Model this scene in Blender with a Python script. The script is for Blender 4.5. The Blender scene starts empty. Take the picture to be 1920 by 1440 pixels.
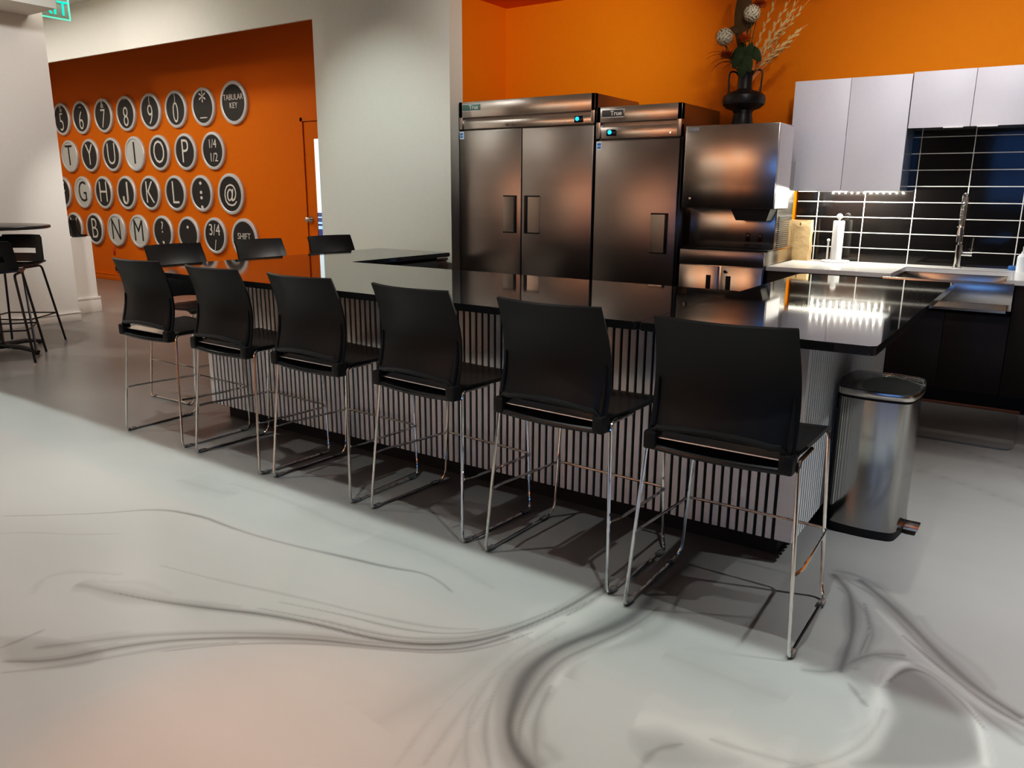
LK, PK, EXPO, VT, LEDK = 1.0, 1.0, 0.12, "Standard", 25.
import bpy, bmesh, math, random
import numpy as np
from mathutils import Vector, Matrix
random.seed(7)
PI = math.pi
scene = bpy.context.scene
COL = scene.collection

# ------------------------------------------------------------------ materials
def mat(name, color=(.8,.8,.8), rough=.5, metal=0., spec=.5, coat=0., emis=None, estr=0., noise=0., nscale=30., bump=0., bscale=200., stretch=(1,1,1), rnoise=0., aniso=0., alpha=1., trans=0., ior=1.5, coat_rough=.05):
    m = bpy.data.materials.new(name); m.use_nodes = True
    nt = m.node_tree; b = nt.nodes['Principled BSDF']
    b.inputs['Base Color'].default_value = (*color, 1)
    b.inputs['Roughness'].default_value = rough
    b.inputs['Metallic'].default_value = metal
    b.inputs['Specular IOR Level'].default_value = spec
    b.inputs['IOR'].default_value = ior
    b.inputs['Coat Weight'].default_value = coat
    b.inputs['Coat Roughness'].default_value = coat_rough
    b.inputs['Anisotropic'].default_value = aniso
    b.inputs['Alpha'].default_value = alpha
    b.inputs['Transmission Weight'].default_value = trans
    if emis: b.inputs['Emission Color'].default_value = (*emis, 1); b.inputs['Emission Strength'].default_value = estr
    tc = nt.nodes.new('ShaderNodeTexCoord'); mp = nt.nodes.new('ShaderNodeMapping')
    mp.inputs['Scale'].default_value = stretch
    nt.links.new(tc.outputs['Object'], mp.inputs['Vector'])
    n = nt.nodes.new('ShaderNodeTexNoise'); n.inputs['Scale'].default_value = nscale; n.inputs['Detail'].default_value = 4
    nt.links.new(mp.outputs['Vector'], n.inputs['Vector'])
    k = max(noise, .03)
    mix = nt.nodes.new('ShaderNodeMix'); mix.data_type = 'RGBA'
    mix.inputs[6].default_value = (*[c*(1-k) for c in color], 1)
    mix.inputs[7].default_value = (*[min(1, c*(1+k)) for c in color], 1)
    nt.links.new(n.outputs['Fac'], mix.inputs[0]); nt.links.new(mix.outputs[2], b.inputs['Base Color'])
    if rnoise:
        mr = nt.nodes.new('ShaderNodeMapRange')
        mr.inputs[3].default_value = rough-rnoise; mr.inputs[4].default_value = rough+rnoise
        nt.links.new(n.outputs['Fac'], mr.inputs[0]); nt.links.new(mr.outputs[0], b.inputs['Roughness'])
    if bump:
        n2 = nt.nodes.new('ShaderNodeTexNoise'); n2.inputs['Scale'].default_value = bscale; n2.inputs['Detail'].default_value = 3
        nt.links.new(mp.outputs['Vector'], n2.inputs['Vector'])
        bp = nt.nodes.new('ShaderNodeBump'); bp.inputs['Strength'].default_value = bump; bp.inputs['Distance'].default_value = .01
        nt.links.new(n2.outputs['Fac'], bp.inputs['Height']); nt.links.new(bp.outputs['Normal'], b.inputs['Normal'])
    return m

M = {}
M['white'] = mat('white wall paint', (.78,.785,.725), .75, spec=.2, bump=.05, bscale=150)
M['whitewarm'] = mat('warm white wall paint', (.82,.79,.74), .75, bump=.05, bscale=150)
M['ceil'] = mat('ceiling paint', (.78,.77,.74), .85)
M['orange'] = mat('orange wall paint', (.84,.26,.004), .6, spec=.15, bump=.04, bscale=150)
M['orange_dim'] = mat('dimly lit orange wall paint', (.76,.20,.006), .6, spec=.15, bump=.04, bscale=150)  # same orange paint as the kitchen wall, darkened in colour for weaker light
M['taupe'] = mat('taupe wall paint', (.36,.33,.30), .8)
M['niche'] = mat('stone grey wall paint', (.42,.385,.35), .8)
M['peach'] = mat('peach wall paint', (.80,.33,.14), .8)
M['steel'] = mat('brushed stainless steel', (.37,.345,.325), .315, 1., nscale=2.2, stretch=(.6,.6,5), noise=.06, rnoise=.02, aniso=.5)
M['steel2'] = mat('satin stainless steel', (.66,.62,.58), .22, 1., nscale=3, stretch=(5,5,.5), noise=.04, rnoise=.03)
M['steeldark'] = mat('dark stainless steel', (.33,.31,.29), .35, 1., nscale=6, stretch=(1,1,30), noise=.05)
M['cansteel'] = mat('mirror finish stainless steel', (.46,.45,.43), .13, 1., nscale=4, stretch=(9,9,.3), noise=.06, rnoise=.02, aniso=.3)
M['steelbright'] = mat('bright satin steel', (.92,.89,.87), .3, 1.)
M['chrome'] = mat('polished chrome', (.78,.77,.75), .09, 1.)
M['blackmetal'] = mat('black powder coated metal', (.012,.012,.013), .35)
M['plastic'] = mat('black moulded plastic', (.012,.0125,.0135), .42, bump=.06, bscale=900, spec=.36)
M['plasticgloss'] = mat('black seat plastic', (.014,.014,.015), .27, bump=.02, bscale=700, spec=.5)
M['clear'] = mat('clear plastic', (.9,.92,.93), .08, trans=.9, ior=1.45)
M['counter'] = mat('polished black quartz', (.017,.017,.018), .045, noise=.3, nscale=900, spec=.85, ior=1.6)
M['counteredge'] = mat('seam filler', (.22,.21,.2), .4)
M['slat'] = mat('grey slat laminate', (.93,.95,.97), .42, .3, noise=.05, nscale=20, stretch=(6,6,.4))
M['core'] = mat('black panel core', (.006,.006,.006), .6)
M['quartz'] = mat('white quartz', (.86,.85,.83), .15, noise=.04, nscale=40)
M['cabwhite'] = mat('white matte cabinet', (.77,.745,.785), .42)
M['cabside'] = mat('cabinet side panel', (.30,.32,.35), .12)
M['darkwood'] = mat('dark brown cabinet laminate', (.026,.017,.014), .45, noise=.25, nscale=8, stretch=(8,8,.6))
M['black'] = mat('black rubber', (.008,.008,.008), .55)
M['mat'] = mat('grey anti fatigue mat', (.17,.17,.165), .45, noise=.12, nscale=9)
M['copper'] = mat('copper toned strip', (.45,.18,.09), .35, .6)
M['paperbag'] = mat('kraft paper', (.62,.42,.22), .8, noise=.12, nscale=25, bump=.5, bscale=18)
M['paper'] = mat('white paper towel', (.88,.87,.84), .9, bump=.15, bscale=120)
M['whiteplastic'] = mat('white enamel', (.85,.84,.82), .3)
M['soap'] = mat('translucent soap bottle', (.75,.80,.85), .2)
M['blue'] = mat('blue sponge', (.05,.16,.42), .8, bump=.3, bscale=200)
M['vase'] = mat('matte black ceramic', (.016,.014,.013), .38, bump=.03, bscale=60)
M['cream'] = mat('cream flower', (.78,.73,.55), .8, noise=.12, nscale=60)
M['oflower'] = mat('orange flower', (.75,.20,.02), .8, noise=.2, nscale=80)
M['rflower'] = mat('rust flower', (.55,.13,.02), .8, noise=.2, nscale=80)
M['leaf'] = mat('dark green leaf', (.040,.062,.022), .6, spec=.2, noise=.3, nscale=20)
M['wheat'] = mat('dried grass', (.52,.42,.19), .8, noise=.2, nscale=60)
M['wheattip'] = mat('pink dried tip', (.80,.36,.16), .8)
M['redleaf'] = mat('dark red frond', (.10,.02,.008), .6)
M['brownleaf'] = mat('dried brown leaf', (.115,.062,.013), .7, noise=.25, nscale=25)
M['stem'] = mat('green stem', (.09,.11,.035), .7)
M['ring'] = mat('brushed silver ring', (.70,.72,.73), .4, .3)
M['keyblack'] = mat('charcoal key face', (.040,.038,.038), .5)
M['keywhite'] = mat('pale grey key face', (.62,.64,.62), .5)
M['letterwhite'] = mat('white lettering', (.78,.77,.72), .5)
M['letterblack'] = mat('black lettering', (.035,.035,.04), .5)
M['badge'] = mat('badge plate', (.10,.10,.10), .3, .5)
M['badgegreen'] = mat('green badge plate', (.12,.22,.21), .3, .3)
M['display'] = mat('black display', (.004,.006,.02), .15)
M['cyan'] = mat('cyan led digits', (.0,.3,.5), .3, emis=(.02,.55,.9), estr=1.6)
M['sticker'] = mat('white sticker', (.75,.80,.84), .5)
M['stickerblue'] = mat('blue sticker print', (.05,.25,.62), .5)
M['exitgreen'] = mat('lit green lettering', (.0,.5,.35), .4, emis=(.0,.72,.47), estr=1.0)
M['exitglass'] = mat('edge lit acrylic', (.7,.85,.78), .1, trans=.75, ior=1.15)
M['exitedge'] = mat('green acrylic edge', (.1,.6,.42), .3, emis=(.1,.75,.5), estr=.8)
M['ledbead'] = mat('led bead', (1,.95,.8), .3, emis=(1,.93,.70), estr=LEDK)
M['darkstool'] = mat('black stained plywood', (.014,.011,.010), .3, noise=.3, nscale=8, stretch=(1,12,1))
M['tabletop'] = mat('black round tabletop', (.03,.028,.028), .25)
M['orangeplate'] = mat('orange plate', (.62,.10,.01), .5)
M['smoke'] = mat('smoked glass', (.06,.06,.055), .04, spec=.8)

def tile_mat():
    m = bpy.data.materials.new('black stacked tile'); m.use_nodes = True
    nt = m.node_tree; b = nt.nodes['Principled BSDF']; L = nt.links.new
    tc = nt.nodes.new('ShaderNodeTexCoord'); sx = nt.nodes.new('ShaderNodeSeparateXYZ'); cx = nt.nodes.new('ShaderNodeCombineXYZ')
    L(tc.outputs['Object'], sx.inputs[0])
    def madd(src, a):
        n = nt.nodes.new('ShaderNodeMath'); n.operation = 'ADD'; n.inputs[1].default_value = a; L(src, n.inputs[0]); return n.outputs[0]
    L(madd(sx.outputs['X'], .903+.3425*20), cx.inputs[0]); L(madd(sx.outputs['Z'], -.960+.1157*20), cx.inputs[1])
    br = nt.nodes.new('ShaderNodeTexBrick'); br.offset = 0; br.squash = 1
    br.inputs['Scale'].default_value = 1; br.inputs['Brick Width'].default_value = .3425; br.inputs['Row Height'].default_value = .1157
    br.inputs['Mortar Size'].default_value = .0035; br.inputs['Mortar Smooth'].default_value = .1
    br.inputs['Color1'].default_value = (.006,.0055,.006,1); br.inputs['Color2'].default_value = (.009,.008,.008,1); br.inputs['Mortar'].default_value = (.80,.79,.76,1)
    L(cx.outputs[0], br.inputs['Vector']); L(br.outputs['Color'], b.inputs['Base Color'])
    mr = nt.nodes.new('ShaderNodeMapRange'); mr.inputs[3].default_value = .07; mr.inputs[4].default_value = .7
    L(br.outputs['Fac'], mr.inputs[0]); L(mr.outputs[0], b.inputs['Roughness'])
    n = nt.nodes.new('ShaderNodeTexNoise'); n.inputs['Scale'].default_value = 7; L(tc.outputs['Object'], n.inputs['Vector'])
    mx = nt.nodes.new('ShaderNodeMath'); mx.operation = 'MULTIPLY_ADD'; mx.inputs[1].default_value = -1.; L(br.outputs['Fac'], mx.inputs[0])
    n3 = nt.nodes.new('ShaderNodeMath'); n3.operation = 'MULTIPLY'; n3.inputs[1].default_value = .25; L(n.outputs['Fac'], n3.inputs[0]); L(n3.outputs[0], mx.inputs[2])
    bp = nt.nodes.new('ShaderNodeBump'); bp.inputs['Strength'].default_value = .35; bp.inputs['Distance'].default_value = .004
    L(mx.outputs[0], bp.inputs['Height']); L(bp.outputs['Normal'], b.inputs['Normal'])
    return m
M['tile'] = tile_mat()

def floor_mat():
    m = bpy.data.materials.new('swirled epoxy floor'); m.use_nodes = True
    nt = m.node_tree; b = nt.nodes['Principled BSDF']; L = nt.links.new
    tc = nt.nodes.new('ShaderNodeTexCoord')
    def noise(scale, detail, dist, rough=.55, sc=(1,1,1), rot=0.):
        mp = nt.nodes.new('ShaderNodeMapping'); mp.inputs['Scale'].default_value = sc; mp.inputs['Rotation'].default_value = (0,0,rot)
        L(tc.outputs['Object'], mp.inputs['Vector'])
        n = nt.nodes.new('ShaderNodeTexNoise'); n.inputs['Scale'].default_value = scale; n.inputs['Detail'].default_value = detail
        n.inputs['Distortion'].default_value = dist; n.inputs['Roughness'].default_value = rough
        L(mp.outputs['Vector'], n.inputs['Vector']); return n.outputs['Fac']
    cloud = noise(.8, 2, 0., .45); flow = noise(1.5, 3, 0., .45, (.6,1.5,1), .35); streak = noise(3.5, 4, 0., .6, (.3,3.5,1), .2)
    def val(op, *a):
        n = nt.nodes.new('ShaderNodeMath'); n.operation = op
        for k, x in enumerate(a):
            if isinstance(x, float): n.inputs[k].default_value = x
            else: L(x, n.inputs[k])
        return n.outputs[0]
    t = val('ADD', val('MULTIPLY', cloud, .62), val('ADD', val('MULTIPLY', flow, .30), val('MULTIPLY', streak, .08)))
    r = nt.nodes.new('ShaderNodeMix'); r.data_type = 'RGBA'; r.inputs[6].default_value = (.160,.160,.157,1); r.inputs[7].default_value = (.345,.340,.325,1)
    L(t, r.inputs[0])
    def attr(nm):
        a = nt.nodes.new('ShaderNodeAttribute'); a.attribute_name = nm; return a.outputs['Fac']
    def mix(fac, a, col):
        x = nt.nodes.new('ShaderNodeMix'); x.data_type = 'RGBA'; L(fac, x.inputs[0]); L(a, x.inputs[6]); x.inputs[7].default_value = (*col, 1); return x.outputs[2]
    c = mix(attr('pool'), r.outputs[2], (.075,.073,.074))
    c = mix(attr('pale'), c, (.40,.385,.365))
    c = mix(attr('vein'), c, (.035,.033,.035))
    L(c, b.inputs['Base Color'])
    b.inputs['Roughness'].default_value = .30
    b.inputs['Specular IOR Level'].default_value = .55
    bp = nt.nodes.new('ShaderNodeBump'); bp.inputs['Strength'].default_value = .015; bp.inputs['Distance'].default_value = .01
    L(flow, bp.inputs['Height']); L(bp.outputs['Normal'], b.inputs['Normal'])
    return m
M['floor'] = floor_mat()

def pane_mat():
    m = bpy.data.materials.new('bright glazing'); m.use_nodes = True
    nt = m.node_tree; b = nt.nodes['Principled BSDF']; L = nt.links.new
    tc = nt.nodes.new('ShaderNodeTexCoord'); sx = nt.nodes.new('ShaderNodeSeparateXYZ'); L(tc.outputs['Object'], sx.inputs[0])
    r = nt.nodes.new('ShaderNodeValToRGB'); r.color_ramp.interpolation = 'CONSTANT'
    mr = nt.nodes.new('ShaderNodeMapRange'); mr.inputs[1].default_value = .75; mr.inputs[2].default_value = 1.95; L(sx.outputs['Z'], mr.inputs[0]); L(mr.outputs[0], r.inputs[0])
    e = r.color_ramp.elements
    e[0].position = 0; e[0].color = (.02,.03,.13,1); e[1].position = .30; e[1].color = (.78,.95,1,1)
    for p, cc in ((.14,(.35,.62,.95)),(.17,(.02,.03,.13)),(.19,(.35,.62,.95)),(.21,(.05,.06,.16)),(.25,(.4,.6,.85)),(.26,(.05,.06,.13))):
        q = e.new(p); q.color = (*cc, 1)
    L(r.outputs[0], b.inputs['Emission Color']); b.inputs['Emission Strength'].default_value = 1.15  # emission stands in for the lit room beyond the glass
    b.inputs['Base Color'].default_value = (.1,.12,.15,1); b.inputs['Roughness'].default_value = .05
    return m
M['pane'] = pane_mat()

# ------------------------------------------------------------------ mesh helpers
def obj(name, bm, m, parent=None, smooth=True, ang=35):
    me = bpy.data.meshes.new(name)
    bmesh.ops.recalc_face_normals(bm, faces=bm.faces)
    bm.to_mesh(me); bm.free()
    me.materials.append(m)
    if smooth:
        me.polygons.foreach_set('use_smooth', [True]*len(me.polygons)); me.set_sharp_from_angle(angle=math.radians(ang))
    o = bpy.data.objects.new(name, me); COL.objects.link(o)
    if parent is not None: o.parent = parent
    return o
def tag(o, label=None, cat=None, group=None, kind=None):
    if label: o['label'] = label
    if cat: o['category'] = cat
    if group: o['group'] = group
    if kind: o['kind'] = kind
    return o
def thing(name, label, cat, loc=(0,0,0), rz=0, group=None):
    o = bpy.data.objects.new(name, None); COL.objects.link(o); o.empty_display_size = .1
    o.location = loc; o.rotation_euler = (0,0,rz)
    return tag(o, label, cat, group)
def struct(name, bm, m, parent=None, **k):
    o = obj(name, bm, m, parent, **k)
    if parent is None: o['kind'] = 'structure'
    return o
def dup(root, loc, rz, label, group=None):
    r = root.copy(); COL.objects.link(r); r.location = loc; r.rotation_euler = (0,0,rz); r['label'] = label
    if group: r['group'] = group
    for ch in list(root.children):
        c = ch.copy(); COL.objects.link(c); c.parent = r
        for g in ch.children:
            d = g.copy(); COL.objects.link(d); d.parent = c
    return r
BM = bmesh.new
def merge(dst, src):
    me = bpy.data.meshes.new('tmp'); src.to_mesh(me); src.free(); dst.from_mesh(me); bpy.data.meshes.remove(me)
def box(bm, x0, x1, y0, y1, z0, z1, bev=0., seg=2):
    t = BM()
    bmesh.ops.create_cube(t, size=1)
    for v in t.verts: v.co = Vector(((x0+x1)/2+v.co.x*(x1-x0), (y0+y1)/2+v.co.y*(y1-y0), (z0+z1)/2+v.co.z*(z1-z0)))
    if bev > 0: bmesh.ops.bevel(t, geom=list(t.edges), offset=bev, segments=seg, profile=.5, affect='EDGES')
    merge(bm, t); return bm
def Box(*a, **k): return box(BM(), *a, **k)
def fillet(pts, rad, seg=5, closed=False):
    P = [Vector(p) for p in pts]; out = []; n = len(P)
    for i in range(n):
        if not closed and i in (0, n-1): out.append(P[i]); continue
        a, b, c = P[i-1], P[i], P[(i+1) % n]
        d1 = (a-b); d2 = (c-b); r = min(rad, d1.length*.49, d2.length*.49)
        p1 = b+d1.normalized()*r; p2 = b+d2.normalized()*r
        for k in range(seg+1):
            t = k/seg; out.append(p1*(1-t)**2+b*2*t*(1-t)+p2*t*t)
    return out
def tube(bm, pts, r, n=8, closed=False, caps=True, flat=1.):
    P = [Vector(p) for p in pts]; N = len(P); rings = []
    rr = r if hasattr(r, '__len__') else [r]*N
    up = None
    for i in range(N):
        if closed: t = (P[(i+1) % N]-P[i-1])
        else: t = P[min(i+1, N-1)]-P[max(i-1, 0)]
        if t.length < 1e-9: t = Vector((0,0,1))
        t.normalize()
        if up is None:
            up = Vector((0,0,1)) if abs(t.z) < .9 else Vector((1,0,0))
        s = t.cross(up)
        if s.length < 1e-6: s = t.orthogonal()
        s.normalize(); up = s.cross(t).normalized()
        rings.append([bm.verts.new(P[i]+(s*math.cos(a)+up*math.sin(a)*flat)*rr[i]) for a in [2*PI*k/n for k in range(n)]])
    for i in range(N if closed else N-1):
        A, B = rings[i], rings[(i+1) % N]
        for k in range(n): bm.faces.new((A[k], A[(k+1) % n], B[(k+1) % n], B[k]))
    if caps and not closed: bm.faces.new(rings[0][::-1]); bm.faces.new(rings[-1])
    return bm
def lathe(bm, prof, c=(0,0,0), n=32):
    rings = []
    for r, z in prof:
        if r < 1e-6: rings.append([bm.verts.new((c[0], c[1], c[2]+z))])
        else: rings.append([bm.verts.new((c[0]+r*math.cos(2*PI*k/n), c[1]+r*math.sin(2*PI*k/n), c[2]+z)) for k in range(n)])
    for A, B in zip(rings, rings[1:]):
        for k in range(n):
            k2 = (k+1) % n
            if len(A) == 1 and len(B) == 1: continue
            if len(A) == 1: bm.faces.new((A[0], B[k2], B[k]))
            elif len(B) == 1: bm.faces.new((A[k], A[k2], B[0]))
            else: bm.faces.new((A[k], A[k2], B[k2], B[k]))
    return bm
def prism(bm, poly, z0, z1, bev=0.):
    t = BM()
    lo = [t.verts.new((x, y, z0)) for x, y in poly]; hi = [t.verts.new((x, y, z1)) for x, y in poly]
    n = len(poly)
    t.faces.new(lo[::-1]); top = t.faces.new(hi)
    for i in range(n): t.faces.new((lo[i], lo[(i+1) % n], hi[(i+1) % n], hi[i]))
    if bev: bmesh.ops.bevel(t, geom=[e for e in t.edges if abs(e.verts[0].co.z-e.verts[1].co.z) < 1e-6], offset=bev, segments=2, affect='EDGES')
    merge(bm, t); return bm
def sheet(bm, P, nu, nv, t):
    """thick surface; P(u,v) with u,v in 0..1"""
    def nrm(u, v):
        e = 1e-3
        return (P(min(u+e,1),v)-P(max(u-e,0),v)).cross(P(u,min(v+e,1))-P(u,max(v-e,0))).normalized()
    F = []; B = []
    for j in range(nv+1):
        f = []; b = []
        for i in range(nu+1):
            u, v = i/nu, j/nv; p = P(u, v); n = nrm(u, v)
            f.append(bm.verts.new(p+n*t/2)); b.append(bm.verts.new(p-n*t/2))
        F.append(f); B.append(b)
    for j in range(nv):
        for i in range(nu):
            bm.faces.new((F[j][i], F[j][i+1], F[j+1][i+1], F[j+1][i])); bm.faces.new((B[j][i], B[j+1][i], B[j+1][i+1], B[j][i+1]))
    for j in range(nv):
        bm.faces.new((F[j][0], F[j+1][0], B[j+1][0], B[j][0])); bm.faces.new((F[j][nu], B[j][nu], B[j+1][nu], F[j+1][nu]))
    for i in range(nu):
        bm.faces.new((F[0][i], B[0][i], B[0][i+1], F[0][i+1])); bm.faces.new((F[nv][i], F[nv][i+1], B[nv][i+1], B[nv][i]))
    return bm
def ball(bm, c, r, sub=2, s=(1,1,1)):
    t = BM(); bmesh.ops.create_icosphere(t, subdivisions=sub, radius=1)
    for v in t.verts: v.co = Vector((c[0]+v.co.x*r*s[0], c[1]+v.co.y*r*s[1], c[2]+v.co.z*r*s[2]))
    merge(bm, t); return bm
def cyl(bm, a, b, r, n=16): return tube(bm, [a, b], r, n)
def cyl2(bm, a, b, r0, r1, n=16): return tube(bm, [a, b], [r0, r1], n)
def text_bm(s, size, xf, extrude=.002, sx=1., spacing=1., line=1., thin=0.):
    """lettering as mesh: local x right, local y up, mapped through matrix xf"""
    cu = bpy.data.curves.new('t', 'FONT'); cu.body = s; cu.size = size; cu.extrude = extrude
    cu.align_x = 'CENTER'; cu.align_y = 'CENTER'; cu.space_character = spacing; cu.space_line = line; cu.resolution_u = 3; cu.offset = thin
    ob = bpy.data.objects.new('t', cu); COL.objects.link(ob)
    dg = bpy.context.evaluated_depsgraph_get(); dg.update()
    me = bpy.data.meshes.new_from_object(ob.evaluated_get(dg))
    bm = BM(); bm.from_mesh(me); bpy.data.meshes.remove(me); bpy.data.objects.remove(ob); bpy.data.curves.remove(cu)
    for v in bm.verts: v.co.x *= sx
    bmesh.ops.transform(bm, matrix=xf, verts=bm.verts)
    return bm
def face_xf(x, y, z):      # lettering on a surface facing -Y
    return Matrix.Translation((x, y, z)) @ Matrix.Rotation(PI/2, 4, 'X')

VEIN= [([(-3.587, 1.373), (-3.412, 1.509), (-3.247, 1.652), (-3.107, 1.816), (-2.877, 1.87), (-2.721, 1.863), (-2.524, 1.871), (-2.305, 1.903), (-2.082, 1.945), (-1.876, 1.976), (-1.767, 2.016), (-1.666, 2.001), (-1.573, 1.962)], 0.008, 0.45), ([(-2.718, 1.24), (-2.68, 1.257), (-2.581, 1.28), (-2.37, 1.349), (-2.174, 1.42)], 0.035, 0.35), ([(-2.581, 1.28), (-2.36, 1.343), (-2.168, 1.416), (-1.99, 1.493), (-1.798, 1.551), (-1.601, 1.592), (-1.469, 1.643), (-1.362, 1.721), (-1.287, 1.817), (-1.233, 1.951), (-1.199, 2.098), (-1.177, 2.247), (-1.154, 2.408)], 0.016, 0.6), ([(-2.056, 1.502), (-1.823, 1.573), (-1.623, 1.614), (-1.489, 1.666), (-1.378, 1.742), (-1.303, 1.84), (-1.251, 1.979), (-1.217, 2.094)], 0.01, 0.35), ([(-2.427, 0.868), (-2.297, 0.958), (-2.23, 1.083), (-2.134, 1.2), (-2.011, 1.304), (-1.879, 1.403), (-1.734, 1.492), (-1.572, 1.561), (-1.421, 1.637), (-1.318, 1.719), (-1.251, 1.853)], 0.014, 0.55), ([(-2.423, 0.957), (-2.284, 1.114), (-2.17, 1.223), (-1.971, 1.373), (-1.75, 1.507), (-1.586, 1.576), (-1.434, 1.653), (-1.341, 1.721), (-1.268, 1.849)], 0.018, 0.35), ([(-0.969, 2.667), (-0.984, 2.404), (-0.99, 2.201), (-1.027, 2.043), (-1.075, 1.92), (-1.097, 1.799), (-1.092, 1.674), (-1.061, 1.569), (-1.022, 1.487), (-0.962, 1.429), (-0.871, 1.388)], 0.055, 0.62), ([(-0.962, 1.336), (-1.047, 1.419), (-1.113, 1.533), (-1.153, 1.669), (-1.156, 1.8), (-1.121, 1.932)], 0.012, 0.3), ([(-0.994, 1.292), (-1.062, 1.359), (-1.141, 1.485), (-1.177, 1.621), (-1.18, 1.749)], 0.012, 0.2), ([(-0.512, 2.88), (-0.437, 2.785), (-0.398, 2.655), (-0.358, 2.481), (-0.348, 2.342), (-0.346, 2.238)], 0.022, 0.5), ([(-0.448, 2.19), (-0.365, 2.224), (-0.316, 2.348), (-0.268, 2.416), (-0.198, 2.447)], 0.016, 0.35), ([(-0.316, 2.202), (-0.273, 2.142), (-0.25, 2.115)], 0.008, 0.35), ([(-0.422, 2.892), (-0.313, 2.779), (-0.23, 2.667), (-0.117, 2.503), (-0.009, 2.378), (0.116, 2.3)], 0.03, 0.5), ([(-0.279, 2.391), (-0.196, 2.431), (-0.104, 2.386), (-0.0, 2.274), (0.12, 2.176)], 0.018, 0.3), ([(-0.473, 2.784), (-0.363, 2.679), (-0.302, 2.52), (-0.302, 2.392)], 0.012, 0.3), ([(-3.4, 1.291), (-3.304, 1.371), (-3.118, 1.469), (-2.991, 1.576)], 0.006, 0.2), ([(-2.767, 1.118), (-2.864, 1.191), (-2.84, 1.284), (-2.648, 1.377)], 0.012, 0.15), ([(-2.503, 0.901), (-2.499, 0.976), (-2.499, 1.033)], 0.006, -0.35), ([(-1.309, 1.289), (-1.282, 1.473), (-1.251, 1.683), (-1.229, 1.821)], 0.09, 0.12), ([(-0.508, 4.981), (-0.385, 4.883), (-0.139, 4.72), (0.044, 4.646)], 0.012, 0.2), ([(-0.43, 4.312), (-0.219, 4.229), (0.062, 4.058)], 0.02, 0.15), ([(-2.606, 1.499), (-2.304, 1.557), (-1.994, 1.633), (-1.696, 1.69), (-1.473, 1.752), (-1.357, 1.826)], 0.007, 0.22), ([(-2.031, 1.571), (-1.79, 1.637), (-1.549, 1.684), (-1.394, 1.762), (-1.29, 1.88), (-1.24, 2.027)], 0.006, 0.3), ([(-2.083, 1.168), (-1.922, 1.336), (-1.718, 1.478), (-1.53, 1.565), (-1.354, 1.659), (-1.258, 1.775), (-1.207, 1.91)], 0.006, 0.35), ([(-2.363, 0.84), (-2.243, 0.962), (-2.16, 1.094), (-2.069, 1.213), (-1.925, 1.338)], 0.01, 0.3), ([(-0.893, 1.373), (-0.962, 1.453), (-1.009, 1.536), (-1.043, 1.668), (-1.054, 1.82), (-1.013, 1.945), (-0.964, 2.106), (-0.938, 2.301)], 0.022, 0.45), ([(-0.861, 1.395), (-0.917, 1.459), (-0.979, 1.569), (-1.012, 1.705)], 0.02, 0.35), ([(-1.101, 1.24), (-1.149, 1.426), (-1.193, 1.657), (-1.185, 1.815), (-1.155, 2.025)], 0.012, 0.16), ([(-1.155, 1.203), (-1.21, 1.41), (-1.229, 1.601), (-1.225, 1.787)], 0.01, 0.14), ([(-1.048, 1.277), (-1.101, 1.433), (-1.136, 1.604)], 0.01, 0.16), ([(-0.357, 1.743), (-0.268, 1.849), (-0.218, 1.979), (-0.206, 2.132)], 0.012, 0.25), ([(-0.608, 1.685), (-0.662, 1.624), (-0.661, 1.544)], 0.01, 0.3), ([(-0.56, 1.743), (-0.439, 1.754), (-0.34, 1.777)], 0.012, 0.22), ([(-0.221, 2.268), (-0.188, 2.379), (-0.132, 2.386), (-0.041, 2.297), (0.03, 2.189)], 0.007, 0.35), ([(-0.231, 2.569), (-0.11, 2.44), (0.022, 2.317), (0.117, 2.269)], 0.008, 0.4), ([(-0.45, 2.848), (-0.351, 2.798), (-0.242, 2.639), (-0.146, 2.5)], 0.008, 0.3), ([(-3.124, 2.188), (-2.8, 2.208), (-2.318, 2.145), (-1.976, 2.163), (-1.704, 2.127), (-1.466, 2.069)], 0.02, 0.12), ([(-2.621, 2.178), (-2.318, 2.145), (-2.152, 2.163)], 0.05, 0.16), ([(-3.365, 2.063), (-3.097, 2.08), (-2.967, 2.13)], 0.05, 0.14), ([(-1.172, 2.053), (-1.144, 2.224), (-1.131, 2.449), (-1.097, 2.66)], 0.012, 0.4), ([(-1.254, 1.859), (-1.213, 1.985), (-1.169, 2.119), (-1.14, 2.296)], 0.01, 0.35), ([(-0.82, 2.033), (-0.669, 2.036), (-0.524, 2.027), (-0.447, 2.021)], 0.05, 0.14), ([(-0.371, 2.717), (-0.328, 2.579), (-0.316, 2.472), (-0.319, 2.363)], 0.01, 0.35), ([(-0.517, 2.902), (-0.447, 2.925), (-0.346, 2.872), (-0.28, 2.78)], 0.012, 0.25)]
RIB= [([(-0.235, 2.227), (-0.217, 2.379), (-0.167, 2.434), (-0.074, 2.363), (0.007, 2.252), (0.041, 2.029)], 0.014, 0.5), ([(-0.999, 1.669), (-1.02, 1.794), (-0.982, 1.956), (-0.933, 2.12)], 0.012, 0.25), ([(-0.305, 1.789), (-0.242, 1.902), (-0.213, 2.021), (-0.214, 2.14), (-0.235, 2.227)], 0.03, 0.35), ([(-1.204, 1.875), (-1.164, 2.039), (-1.129, 2.235), (-1.112, 2.411)], 0.05, 0.3), ([(-0.744, 1.719), (-0.605, 1.749), (-0.464, 1.749), (-0.359, 1.752)], 0.06, 0.25), ([(-0.333, 2.699), (-0.14, 2.453), (-0.003, 2.301), (0.117, 2.249)], 0.012, 0.3), ([(-4.203, 2.187), (-3.348, 2.26), (-2.575, 2.138), (-2.116, 2.126)], 0.1, 0.15), ([(-0.352, 4.368), (-0.111, 4.305), (0.052, 4.376)], 0.15, 0.15)]
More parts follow.
